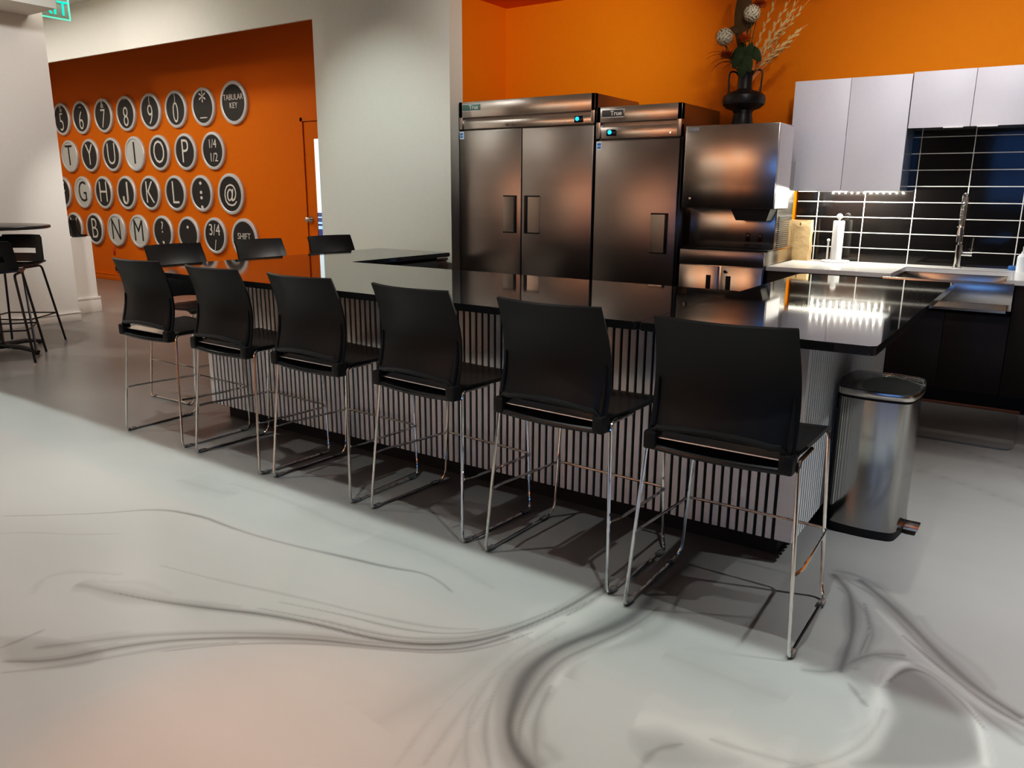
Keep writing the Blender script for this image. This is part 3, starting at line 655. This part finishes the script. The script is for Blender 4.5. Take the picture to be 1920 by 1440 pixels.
# faucet
fx, fy = -.556, 6.50
t = thing('faucet', 'chrome pull down spring faucet behind the sink', 'faucet', (fx,fy,.853))
b = BM(); cyl(b,(0,0,0),(0,0,.006),.034,24); cyl(b,(0,0,.006),(0,0,.165),.024,24); cyl(b,(0,0,.165),(0,0,.34),.013,18); obj('body', b, M['chrome'], t)
arc = [(0,0,.16)]+[(0,0,.40)]+[(0,-.055+.055*math.cos(a),.425+.085*math.sin(a)) for a in [PI*k/14 for k in range(15)]]+[(0,-.11,.36),(0,-.11,.30)]
b = BM(); tube(b, [Vector((0.010,p[1],p[2])) for p in arc], .0075, 10)
P = fillet(arc, .02, 3); 
coil = []
L = [0]
for a,c in zip(P,P[1:]): L.append(L[-1]+(c-a).length)
N = 620
for k in range(N):
    s = L[-1]*k/(N-1); i = max(j for j in range(len(L)) if L[j] <= s+1e-9); i = min(i,len(P)-2)
    p = P[i].lerp(P[i+1], (s-L[i])/max(1e-9,L[i+1]-L[i])); d = (P[i+1]-P[i]).normalized(); n1 = Vector((1,0,0)); n2 = d.cross(n1)
    a = 2*PI*s/.0105; coil.append(p+(n1*math.cos(a)+n2*math.sin(a))*.0145)
tube(b, coil, .0026, 5)
obj('spring_hose', b, M['chrome'], t)
b = BM(); cyl2(b,(0,-.11,.31),(0,-.11,.235),.013,.019); cyl(b,(0,-.11,.235),(0,-.11,.19),.019); obj('spray_head', b, M['chrome'], t)
b = BM(); tube(b, [(0,0,.30),(0,-.05,.30),(0,-.11,.295)], .006, 8); tube(b, [(.022*math.cos(a),-.11+.022*math.sin(a),.295) for a in [2*PI*k/16 for k in range(16)]], .004, 6, closed=True); obj('holder_arm', b, M['chrome'], t)
b = BM(); cyl(b,(.02,0,.105),(.085,0,.105),.018,16); tube(b, fillet([(.07,0,.11),(.076,0,.13),(.08,0,.215)],.01), .0065, 8); obj('lever', b, M['chrome'], t)
# paper bag
def bagbm():
    b = BM(); w,d,h = .155,.10,.312
    rows = []
    for j in range(9):
        z = h*j/8; dd = d*(1-.55*j/8); row = []
        for (x,y) in ((-w/2,-dd/2),(-w/6,-dd/2-.002),(w/6,-dd/2-.002),(w/2,-dd/2),(w/2-.012*(j/8),0),(w/2,dd/2),(0,dd/2),(-w/2,dd/2),(-w/2+.012*(j/8),0)):
            k = (.004 if 0 < j < 8 else 0)
            row.append(b.verts.new((x+random.uniform(-k,k),y+random.uniform(-k,k),z-(.010 if j == 8 and abs(x) < w/5 and y < 0 else 0))))
        rows.append(row)
    n = 9
    for A,B in zip(rows,rows[1:]):
        for i in range(n): b.faces.new((A[i],A[(i+1)%n],B[(i+1)%n],B[i]))
    b.faces.new(rows[0][::-1]); return b
t = thing('paper_bag', 'brown kraft paper bag standing open on the white counter', 'bag', (-1.665,6.53,.853), -.05)
obj('bag_body', bagbm(), M['paperbag'], t, ang=20)
b = Box(-.03,.03,-.043,-.040,.255,.257); box(b,-.006,.002,-.043,-.039,.272,.29); obj('printed_mark', b, M['letterblack'], t, False)
# paper towels
t = thing('paper_towel_holder', 'white paper towel holder with a ball finial by the tile wall', 'paper towel holder', (-1.385,6.50,.853))
obj('base', lathe(BM(), [(0,0),(.100,0),(.104,.006),(.100,.014),(.06,.016),(0,.016)]), M['whiteplastic'], t)
b = BM(); cyl(b,(0,0,.014),(0,0,.325),.008,12); ball(b,(0,0,.345),.022,3); obj('post', b, M['whiteplastic'], t)
b = BM(); tube(b, [(-.058,-.03,.014),(-.058,-.03,.155)], .007, 10); ball(b,(-.058,-.03,.165),.013,2); obj('side_arm', b, M['whiteplastic'], t)
tag(obj('paper_towel_roll', lathe(BM(), [(.012,.0),(.040,0),(.041,.01),(.041,.285),(.040,.295),(.012,.295),(.012,0)], (-1.385,6.50,.870), 40), M['paper']), 'slim white paper towel roll on the holder beside the brown bag', 'paper towel')
t = thing('soap_bottle', 'pale pump soap bottle right of the sink at the photo edge', 'bottle', (-.165,6.49,.853))
obj('bottle', lathe(BM(), [(0,0),(.030,0),(.032,.01),(.032,.10),(.012,.125),(.012,.135),(0,.135)]), M['soap'], t)
b = BM(); cyl(b,(0,0,.135),(0,0,.17),.006,10); tube(b,[(0,0,.168),(0,-.045,.165)],.006,8); obj('pump', b, M['whiteplastic'], t)
tag(obj('sponge', Box(-.245,-.185,6.56,6.615,.853,.882,.006), M['blue']), 'small blue sponge against the tile behind the sink corner', 'sponge')

# ------------------------------------------------------------------ vase and dried flowers on the ice machine
VX, VY, VZ = -2.005, 5.93, 1.845
t = thing('vase', 'matte black two handled vase on top of the ice machine', 'vase', (VX,VY,VZ))
obj('body', lathe(BM(), [(0,0),(.076,0),(.077,.006),(.070,.05),(.064,.085),(.075,.105),(.118,.120),(.146,.145),(.152,.175),(.146,.205),(.118,.228),(.070,.240),(.053,.252),(.050,.30),(.052,.36),(.057,.375),(.052,.376),(.046,.36),(.044,.30),(.03,.26),(0,.25)], n=48), M['vase'], t)
for s in (-1,1):
    P = fillet([(s*.115,0,.222),(s*.122,0,.34),(s*.115,0,.378),(s*.075,0,.378),(s*.050,0,.345)], .025, 5)
    obj('handle', tube(BM(), P, .0062, 10), M['vase'], t)
TOP = Vector((VX,VY,VZ+.37))
def F(x, z, y=0.): return Vector((VX+x, VY+y, z))
def stem_to(p, r=.0035, bend=.0, start=None):
    a = start or Vector((VX+random.uniform(-.02,.02), VY+random.uniform(-.02,.02), VZ+.27)); m = (a+p)/2+Vector((bend,0,.03))
    return [a*(1-k)**2+m*2*k*(1-k)+p*k*k for k in [i/8 for i in range(9)]]
def petal_ball(c, r, n=110):
    b = BM(); ball(b, c, r*.74, 2)
    for k in range(n):
        zz = 1-2*(k+.5)/n; a = k*2.39996; rr = math.sqrt(1-zz*zz); d = Vector((rr*math.cos(a), rr*math.sin(a), zz)); q = Vector(c)+d*r*.9
        s = d.cross(Vector((random.uniform(-1,1),random.uniform(-1,1),random.uniform(-1,1)))).normalized(); w = d.cross(s)
        L = r*.34
        v = [b.verts.new(q-s*L), b.verts.new(q+w*L*.35+d*r*.13), b.verts.new(q+s*L), b.verts.new(q-w*L*.35+d*r*.13)]
        b.faces.new(v)
    return b
for p, r, lab in ((F(.026,2.595,-.03),.058,'cream ball flower standing highest in the vase'),(F(-.155,2.455,-.05),.060,'cream ball flower leaning left, lower of the two')):
    t = thing('ball_flower', lab, 'flower', tuple(TOP), group='cream ball flowers')
    def O(nm,b,m): return obj(nm, loc(b,-TOP.x,-TOP.y,-TOP.z), m, t)
    O('bloom', petal_ball(p, r), M['cream']); O('stem', tube(BM(), stem_to(p-Vector((0,0,r*.8))), .0035, 6), M['stem'])
def mum(c, r, n=60, flat=.6):
    b = BM(); ball(b, c, r*.45, 2, (1,1,.7))
    for k in range(n):
        zz = 1-1.5*(k+.5)/n; a = k*2.39996; rr = math.sqrt(max(0,1-zz*zz)); d = Vector((rr*math.cos(a), rr*math.sin(a)-.25, zz*flat)).normalized()
        s = d.cross(Vector((0,0,1.01))).normalized(); c0 = Vector(c); L = r*random.uniform(.8,1.1)
        v = [b.verts.new(c0+d*L*.25-s*r*.07), b.verts.new(c0+d*L*.7-s*r*.12), b.verts.new(c0+d*L+Vector((0,0,r*.06))), b.verts.new(c0+d*L*.7+s*r*.12), b.verts.new(c0+d*L*.25+s*r*.07)]
        b.faces.new(v)
    return b
for p, r, m, lab in ((F(-.012,2.425,-.05),.060,'oflower','bright orange flower in the middle of the vase arrangement'),(F(-.125,2.325,-.06),.062,'rflower','rust orange flower low on the left above the handle'),(F(-.215,2.475,.02),.045,'rflower','rust orange flower behind the left cream ball'),(F(.05,2.66,.05),.060,'rflower','rust flower at the top behind the highest cream ball')):
    t = thing('orange_flower', lab, 'flower', tuple(TOP), group='orange flowers')
    O = lambda nm,b,mm: obj(nm, loc(b,-TOP.x,-TOP.y,-TOP.z), mm, t, ang=60)
    O('bloom', mum(p, r), M[m]); O('stem', tube(BM(), stem_to(p), .0032, 6), M['stem'])
def leaf_blade(b, a, c, w, up=Vector((0,-1,.2)), n=8, cup=.0):
    a = Vector(a); c = Vector(c); d = c-a; s = d.cross(up).normalized(); nn = s.cross(d).normalized(); prev = None
    for i in range(n+1):
        k = i/n; ww = w*(math.sin(PI*min(1,k*.93+.04))**.8); p = a+d*k+nn*cup*math.sin(PI*k)
        row = [b.verts.new(p-s*ww), b.verts.new(p+nn*ww*.22), b.verts.new(p+s*ww)]
        if prev:
            b.faces.new((prev[0],prev[1],row[1],row[0])); b.faces.new((prev[1],prev[2],row[2],row[1]))
        prev = row
    return b
# broad green leaves round the neck
t = thing('green_leaf_sprig', 'cluster of round dark green leaves around the vase mouth', 'leaves', tuple(TOP))
for (x0,z0,x1,z1,w,y) in ((0,2.30,-.005,2.165,.046,-.07),(.0,2.34,.055,2.20,.045,-.065),(-.02,2.36,-.075,2.235,.040,-.06),(.03,2.38,.115,2.27,.040,-.04),(-.01,2.40,-.105,2.30,.035,-.02),(.0,2.27,.05,2.40,.040,-.05),(-.01,2.28,-.045,2.40,.036,-.03)):
    b = leaf_blade(BM(), F(x0,z0,y*.6), F(x1,z1,y), w*.86, cup=.014); obj('leaf', loc(b,-TOP.x,-TOP.y,-TOP.z), M['leaf'], t, ang=60)
b = BM()
for p in (F(.02,2.36,-.03),F(-.03,2.36,-.02),F(.03,2.40,-.02)): tube(b, stem_to(p), .0035, 6)
obj('stem', loc(b,-TOP.x,-TOP.y,-TOP.z), M['stem'], t)
# wheat like dried stems fanning right
tips = [(.20,2.70,-.02),(.285,2.70,.03),(.365,2.685,-.02),(.40,2.66,.04),(.35,2.60,-.05),(.275,2.52,.0),(.375,2.49,.04),(.415,2.485,-.03),(.335,2.405,.01),(.23,2.62,.05),(.255,2.375,-.04)]
names = ['top most left','second highest','long steep','long outermost','steep forward','mid height short','low outer thin','lowest long','lowest bare pink','inner upright','low bushy']
ords = ['first','second','third','fourth','fifth','sixth','seventh','eighth','ninth','tenth','eleventh']
rank = {q: ords[i] for i, q in enumerate(sorted(tips, key=lambda q: -q[1]-.001*q[0]))}
for (x,z,y), nm in zip(tips, names):
    t = thing('wheat_stem', 'dried wheat stem, tip %s from the top of the fan beside the vase' % rank[(x,z,y)], 'dried stem', tuple(TOP), group='dried wheat stems fanning right')
    p = F(x,z,y); path = stem_to(p, bend=-.02); d = (path[-1]-path[4])
    obj('stem', loc(tube(BM(), path, [.0028]*5+[.0024,.002,.0018,.0015], 6),-TOP.x,-TOP.y,-TOP.z), M['wheattip'], t)
    b = BM()
    for k in range(9):
        s = .40+.055*k; i = min(7,int(s*8)); q = path[i].lerp(path[i+1], s*8-i); dd = (path[i+1]-path[i]).normalized(); sd = dd.cross(Vector((0,-1,0))).normalized()*(1 if k%2 else -1)
        e = q+dd*.042+sd*.014+Vector((0,random.uniform(-.012,.012),0)); leaf_blade(b, q, e, .0065, n=4)
    obj('grain_head', loc(b,-TOP.x,-TOP.y,-TOP.z), M['wheat'], t, ang=60)
# dark red curling frond on the left
t = thing('red_frond', 'dark red curling frond drooping left of the vase', 'dried frond', tuple(TOP))
b = BM()
for (x1,z1,mx,mz) in ((-.275,2.315,-.16,2.375),(-.265,2.35,-.15,2.38),(-.235,2.28,-.13,2.345),(-.232,2.22,-.17,2.33),(-.15,2.235,-.09,2.29),(-.21,2.25,-.12,2.32)):
    a = F(-.02,2.23,-.02); m_ = F(mx,mz+.02,-.05); c = F(x1,z1,-.07)
    tube(b, [a*(1-k)**2+m_*2*k*(1-k)+c*k*k for k in [i/10 for i in range(11)]], [.003*(1-.07*i) for i in range(11)], 5)
obj('strands', loc(b,-TOP.x,-TOP.y,-TOP.z), M['redleaf'], t)
t = thing('dried_leaf', 'tall brown dried leaf rising above the cream flowers', 'dried leaf', tuple(TOP))
b = leaf_blade(BM(), F(-.06,2.36,.04), F(-.055,2.86,.06), .062, n=14, cup=.03); leaf_blade(b, F(-.05,2.52,.03), F(-.16,2.50,.0), .030, n=6); leaf_blade(b, F(-.03,2.5,.03), F(.045,2.60,.0), .030, n=6)
leaf_blade(b, F(-.02,2.40,.02), F(-.10,2.30,-.02), .030, n=6)
obj('blade', loc(b,-TOP.x,-TOP.y,-TOP.z), M['brownleaf'], t, ang=60)
obj('stem', loc(tube(BM(), stem_to(F(-.06,2.38,.04)), .003, 6),-TOP.x,-TOP.y,-TOP.z), M['stem'], t)

# ------------------------------------------------------------------ typewriter key signs
KY = 6.65
def key_sign(x, z, dia, white, lines, label):
    r = dia/2; t = thing('typewriter_key_sign', label, 'wall sign', (x,KY-.001,z), group='typewriter key signs on the orange wall')
    b = BM(); R = Matrix.Rotation(PI/2,4,'X')
    lathe(b, [(r*.83,0),(r*.83,.034),(r*.865,.040),(r*.97,.036),(r,.026),(r,0)], n=56)
    bmesh.ops.transform(b, matrix=R, verts=b.verts); obj('ring', b, M['ring'], t)
    b = BM(); lathe(b, [(0,.030),(r*.84,.030),(r*.84,0)], n=48); bmesh.ops.transform(b, matrix=R, verts=b.verts); obj('face', b, M['keywhite' if white else 'keyblack'], t)
    for s, size, dx, dz, sx in lines:
        if s == 'J':
            P = [(.045,-.034,.155),(.045,-.034,-.06)]+[(-.01+.055*math.cos(a),-.034,-.085-.07*math.sin(a)) for a in [PI*k/10 for k in range(11)]]+[(-.065,-.034,-.05)]
            obj('lettering', tube(BM(), P, .016, 8, flat=1.), M['letterwhite'], t); continue
        obj('lettering', text_bm(s, size, face_xf(dx,-.0325,dz), .0015, sx, thin=-.005 if size > .36 else 0), M['letterblack' if white else 'letterwhite'], t, False)
D = .474
def big(s): return [(s,.45,0,-.005,.80)]
def num(s, sym, bar=False): return [(s,.39,0,-.055,.74),(sym,.15,0,.15,.8)]
rows = [
 (2.395,[(-12.73,'5',num('5','%'),0,'5 under a percent mark'),(-12.171,'6',num('6','\u2013'),0,'6 under a dash'),(-11.57,'7',num('7','&'),0,'7 under an ampersand'),(-10.988,'8',num('8',"'"),0,'8 under an apostrophe'),(-10.393,'9',num('9','('),0,'9 under a bracket'),(-9.814,'0',num('0',')'),0,'0 under a closing bracket'),(-9.223,'*',[('*',.34,0,.06,1),('_',.26,0,-.03,1.1)],0,'an asterisk above a line')]),
 (1.853,[(-12.631,'T',big('T'),1,'T'),(-12.051,'Y',big('Y'),0,'Y'),(-11.459,'U',big('U'),0,'U'),(-10.872,'I',[('I',.45,0,-.005,.9)],1,'I'),(-10.279,'O',big('O'),0,'O'),(-9.687,'P',big('P'),0,'P'),(-9.094,'f',[('1/4',.155,0,.085,.9),('1/2',.155,.012,-.085,.9)],0,'1/4 above 1/2')]),
 (1.318,[(-12.954,'F',big('F'),0,'F'),(-12.369,'G',big('G'),1,'G'),(-11.787,'H',big('H'),0,'H'),(-11.185,'J',big('J'),0,'J'),(-10.591,'K',big('K'),0,'K'),(-9.992,'L',big('L'),0,'L'),(-9.411,';',[('.',.36,0,.225,1.2),('.',.36,0,.105,1.2),('.',.36,0,.035,1.2),(',',.36,0,-.09,1.2)],0,'a colon above a semicolon')]),
 (.777,[(-12.737,'V',big('V'),0,'V'),(-12.15,'B',big('B'),0,'B'),(-11.554,'N',big('N'),1,'N'),(-10.968,'M',big('M'),1,'M'),(-10.373,'?',[('?',.23,0,.07,.9),(',',.3,.0,-.06,1.2)],0,'a question mark above a comma'),(-9.777,'.',[('.',.42,0,.20,1.2),('.',.42,.0,-.03,1.2)],0,'a dot above a dot'),(-9.194,'q',[('3/4',.215,0,.07,.9),('/',.20,0,-.13,.9)],0,'3/4 above a slash')])]
for z, ks in rows:
    for x, _, lines, white, desc in ks:
        key_sign(x*1.0122, 1.37+(z-1.37)*1.0122, D*1.0122, white, lines, 'round %s key sign reading %s on the orange wall' % ('white' if white else 'black', desc))
for x, z, lines, lab in ((-8.609,2.412,[('TABULAR\nKEY',.098,0,.015,.92)],'large round black key sign reading TABULAR KEY'),(-8.802,1.315,[('@',.30,0,.0,.9)],'large round black key sign reading the at symbol'),(-8.59,.757,[('SHIFT',.115,0,.03,.92)],'large round black key sign reading SHIFT')):
    key_sign(x*1.0122, 1.37+(z-1.37)*1.0122, .525, 0, lines, lab)
t = thing('wall_outlet', 'black outlet box low on the orange wall behind the far stool', 'outlet', (-11.70,6.65,.185))
obj('box', Box(-.15,.15,-.03,0,-.035,.035,.004), M['blackmetal'], t); b = Box(-.10,-.03,-.033,-.03,-.018,.018); box(b,.03,.10,-.033,-.03,-.018,.018); obj('socket', b, M['display'], t)
t = thing('wall_jack', 'small orange wall plate below the N key sign', 'wall plate', (-11.87,6.65,.462))
obj('plate', Box(-.03,.03,-.008,0,-.075,.055,.003), M['orangeplate'], t); obj('jack', Box(-.018,.018,-.02,-.008,-.06,-.005,.003), M['orangeplate'], t)

# ------------------------------------------------------------------ left: tall round table and two stools, sign, stand
t = thing('high_table', 'tall round black table at the left edge of the photo', 'table', (-7.41,3.04,0), .3)
obj('tabletop', lathe(BM(), [(0,1.042),(.49,1.042),(.5,1.048),(.5,1.066),(.494,1.07),(0,1.07)], n=64), M['tabletop'], t)
obj('column', lathe(BM(), [(0,.03),(.06,.03),(.04,.06),(.038,1.03),(.12,1.036),(.12,1.042),(0,1.042)], n=24), M['blackmetal'], t)
b = BM()
for k in range(4):
    a = k*PI/2; c, s = math.cos(a), math.sin(a); tube(b, [(.02*c,.02*s,.055),(.25*c,.25*s,.05),(.42*c,.42*s,.022)], [.034,.03,.022], 8, flat=.7)
obj('cross_base', b, M['blackmetal'], t)
for k in range(4):
    a = k*PI/2; b = BM(); cyl(b,(.405*math.cos(a),.405*math.sin(a),0),(.405*math.cos(a),.405*math.sin(a),.02),.018,12); obj('foot', b, M['black'], t)
def bar_stool(label, x, y, rz):
    """front along local +y; back at local -y"""
    t = thing('bar_stool', label, 'stool', (x,y,0), rz, 'black plywood bar stools at the tall round table')
    seat = lambda u,v: Vector(((u-.5)*(.40-.03*v), -.17+.36*v, .725-.012*math.sin(PI*v)+.02*(2*u-1)**2*(1-v)))
    b = sheet(BM(), seat, 16, 12, .014); obj('seat', b, M['darkstool'], t)
    # curved back with a hand slot
    b = BM()
    def back(u, v):
        s = 2*u-1; hw = .205-.025*v; z = .735+.235*v; return Vector((s*hw, -.185-.05*v+.05*s*s, z))
    t1 = BM(); nu, nv = 28, 16; hole = lambda i,j: 5 <= i < 23 and 5 <= j < 8
    V = [[t1.verts.new(back(i/nu,j/nv)) for i in range(nu+1)] for j in range(nv+1)]
    for j in range(nv):
        for i in range(nu):
            if not hole(i,j) and not (j in (0,15) and i in (0,27)): t1.faces.new((V[j][i],V[j][i+1],V[j+1][i+1],V[j+1][i]))
    bmesh.ops.delete(t1, geom=[v for v in t1.verts if not v.link_faces], context='VERTS')
    r = bmesh.ops.solidify(t1, geom=list(t1.faces), thickness=.014)
    obj('backrest', t1, M['darkstool'], t)
    for sx in (-1,1):
        P = fillet([(sx*.245,.245,.004),(sx*.165,.15,.705),(sx*.165,-.15,.705),(sx*.245,-.245,.004)], .045, 6)
        obj('leg_frame', tube(BM(), P, .0095, 10), M['blackmetal'], t)
    z = .27; k = (z-.004)/.701; w = .245-.08*k; d = .245-.095*k
    obj('footrest', tube(BM(), [(-w,-d,z),(w,-d,z),(w,d,z),(-w,d,z)], .006, 8, closed=True), M['blackmetal'], t)
    for sx in (-1,1):
        for sy in (-1,1):
            b = BM(); cyl(b,(sx*.245,sy*.245,0),(sx*.245,sy*.245,.012),.012,10); obj('foot_cap', b, M['chrome'], t)
def heading(dx, dy): return math.atan2(dy, dx)-PI/2
bar_stool('black bar stool with a slotted back on the far side of the tall table', -7.515,3.28, heading(.58,-.81))
bar_stool('black bar stool on the near side of the tall table, back turned to the camera', -6.97,2.90, heading(-.82,.57))
t = thing('exit_sign', 'green edge lit exit sign hanging above the low white wall', 'sign', (-8.55,4.36,3.30))
O = lambda nm,b,m: obj(nm, loc(b,8.55,-4.36,-3.30), m, t)
O('acrylic_panel', Box(-8.553,-8.547,4.18,4.60,3.03,3.27,.001), M['exitglass'])
b = Box(-8.556,-8.544,4.18,4.605,3.018,3.03); box(b,-8.556,-8.544,4.595,4.607,3.03,3.30); O('lit_edge', b, M['exitedge'])
XF = Matrix.Translation((-8.543,4.40,3.115)) @ Matrix.Rotation(PI/2,4,'Z') @ Matrix.Rotation(PI/2,4,'X')
O('lettering', text_bm('EXIT', .19, XF, .002), M['exitgreen'])
O('housing', Box(-8.59,-8.51,4.16,4.62,3.27,3.32,.004), M['whiteplastic'])
b = BM(); cyl(b,(-8.55,4.36,3.32),(-8.55,4.36,3.6),.012,10); O('hanger', b, M['whiteplastic'])
t = thing('desk_stand', 'small black stand with a flat base on the low white wall', 'stand', (-9.06,4.685,.845))
b = BM(); tube(b, [(0,-.02,.012),(0,-.03,.06),(0,-.045,.12),(0,-.05,.19)], [.055,.038,.034,.038], 12); obj('upright', b, M['blackmetal'], t)
b = Box(-.05,.05,-.07,.07,.006,.028,.005); obj('flat_base', b, M['blackmetal'], t); obj('pad', Box(-.04,.04,-.05,.06,0,.006), M['ring'], t)
t = thing('steel_bin', 'grey steel bin against the white wall behind the left counter leg', 'bin', (-4.80,5.44,0))
obj('body', Box(-.30,.285,-.17,.17,.02,.76,.012), M['steeldark'], t); obj('lid', Box(-.305,.29,-.175,.175,.761,.79,.01), M['steel'], t); obj('plinth', Box(-.28,.265,-.15,.15,0,.02), M['black'], t)

# ------------------------------------------------------------------ light
def lamp(name, kind, loc_, energy, color, rot=(0,0,0), **k):
    L = bpy.data.lights.new(name, kind); L.energy = energy; L.color = color
    for a, v in k.items(): setattr(L, a, v)
    o = bpy.data.objects.new(name, L); COL.objects.link(o); o.location = loc_; o.rotation_euler = rot; return o
WARM = (1,.80,.62); NEU = (1,.93,.82); COOL = (.86,.97,.92)
for y, e, cc, tilt, sp in ((1.50,50,(.88,1,.94),14,60),(1.55,14,NEU,6,90),(1.602,46,(1,.60,.48),0,150)):
    lamp('linear_light', 'AREA', (-3.0,y,3.5), e*LK, cc, (math.radians(tilt),0,0), shape='RECTANGLE', size=8.0, size_y=.012, spread=math.radians(sp))
for x in (-.66,-2.2,-3.7,-5.2):
    lamp('downlight', 'SPOT', (x,1.77,2.73), 70*LK, (.95,1,.98), shadow_soft_size=.018, spot_size=math.radians(92), spot_blend=.8)
lamp('downlight', 'SPOT', (1.3,3.3,3.5), 800*LK, (.95,.98,1), shadow_soft_size=.03, spot_size=math.radians(75), spot_blend=.8)  # added spot, brightens the floor right of the island
# added area fill under the ceiling, not known fixtures
for x, y, sx, sy, e, c in ((-2.5,-2.4,4,2.,2,(1,.88,.80)),(-8,-1.5,3,3,7,(1,.9,.82)),(-10.6,4.6,5.,.5,75,(1,.90,.80)),(-7.2,1.6,1.2,1.2,48,(1,.94,.88))):
    lamp('ceiling_fill', 'AREA', (x,y,3.55), e*PK, c, shape='RECTANGLE', size=sx, size_y=sy)
# grazing light on the white partition, kitchen wall and ice machine
lamp('wall_washer', 'SPOT', (-5.3,3.6,3.45), 130, (.90,1,.92), (math.radians(42),0,0), shadow_soft_size=.05, spot_size=math.radians(66), spot_blend=1.)
def aim(o, p): o.rotation_euler = (Vector(p)-o.location).to_track_quat('-Z','Y').to_euler()
aim(lamp('wall_spot', 'SPOT', (-1.7,3.3,2.95), 300, (1,.95,.88), shadow_soft_size=.03, spot_size=math.radians(50), spot_blend=1.), (-3.9,6.5,2.5))
aim(lamp('wall_spot', 'SPOT', (-.6,3.3,2.95), 60, (1,.95,.88), shadow_soft_size=.03, spot_size=math.radians(56), spot_blend=.9), (-1.2,6.5,2.5))
lamp('cabinet_fill', 'AREA', (-.4,4.4,3.4), 9.5, (.95,.95,1), (math.radians(52),0,0), shape='RECTANGLE', size=2.2, size_y=.1, spread=math.radians(80))  # added fill to lift the wall cabinet fronts
for k in range(12): lamp('strip_led', 'POINT', (-1.52+.51*k/11,6.462,1.3745), 3.2, (1,.95,.80), shadow_soft_size=.004)
aim(lamp('stool_fill', 'SPOT', (-.9,5.9,2.6), 500, (1,.97,.92), shadow_soft_size=.06, spot_size=math.radians(24), spot_blend=1.), (-5,3.75,.85))  # added spot for a sheen on the left leg stool backs
lamp('low_wall_fill', 'SPOT', (-6.6,4.4,3.2), 170, (1,.95,.88), (0,0,0), shadow_soft_size=.06, spot_size=math.radians(30), spot_blend=1.).rotation_euler = (Vector((-9.0,4.5,.5))-Vector((-6.6,4.4,3.2))).to_track_quat('-Z','Y').to_euler()  # added spot brightening the low white wall
aim(lamp('sink_fill', 'SPOT', (-.5,5.2,3.0), 60, (1,.95,.85), shadow_soft_size=.04, spot_size=math.radians(46), spot_blend=.9), (-.55,6.3,.7))  # added weak spot to brighten the sink basin
lamp('column_fill', 'SPOT', (-6.4,2.6,3.4), 130, (1,.95,.90), (math.radians(50),0,math.radians(60)), shadow_soft_size=.08, spot_size=math.radians(110), spot_blend=.9)  # added spot brightening the left column
lamp('rear_fill', 'AREA', (-6.5,-4.9,3.5), 105, (1,.93,.84), (math.radians(-32),0,0), shape='RECTANGLE', size=7, size_y=.2, spread=math.radians(90))  # added fill on the rear accent wall, brightens its reflection in the steel
aim(lamp('orange_glow', 'SPOT', (-2.1,.3,3.4), 300, (1,.36,.13), shadow_soft_size=.1, spot_size=math.radians(23), spot_blend=1.), (-1.45,1.02,0))  # added spot imitating a warm reflection on the floor
w = bpy.data.worlds.new('dusk sky'); scene.world = w; w.use_nodes = True
bg = w.node_tree.nodes['Background']; bg.inputs[0].default_value = (.13,.33,.80,1); bg.inputs[1].default_value = 2.0

# ------------------------------------------------------------------ camera
cam = bpy.data.cameras.new('camera'); co = bpy.data.objects.new('camera', cam); COL.objects.link(co)
Rv = Vector((0.8269063711450516,0.5623099133387341,0.005780546748132714)); Uv = Vector((-0.13835331796252257,0.19347086270569755,0.9713019019299169)); Fv = Vector((-0.5450543209336873,0.8039754888333961,-0.2377797312359033))
co.matrix_world = Matrix(((Rv.x,Uv.x,-Fv.x,0),(Rv.y,Uv.y,-Fv.y,0),(Rv.z,Uv.z,-Fv.z,1.37),(0,0,0,1)))
cam.sensor_fit = 'HORIZONTAL'; cam.sensor_width = 36; cam.lens = 1475.35/1920*36; cam.clip_start = .05
scene.camera = co
scene.view_settings.view_transform = VT; scene.view_settings.look = 'None'; scene.view_settings.exposure = EXPO
vs = scene.view_settings; vs.use_curve_mapping = True
cv = vs.curve_mapping.curves[3]
for x, y in ((.035,.020),(.11,.088),(.30,.305)): cv.points.new(x, y)
vs.curve_mapping.update()
cy = scene.cycles; cy.sample_clamp_indirect = 4; cy.caustics_reflective = False; cy.caustics_refractive = False; cy.blur_glossy = .6
scene.cycles.max_bounces = 7; scene.cycles.use_denoising = True
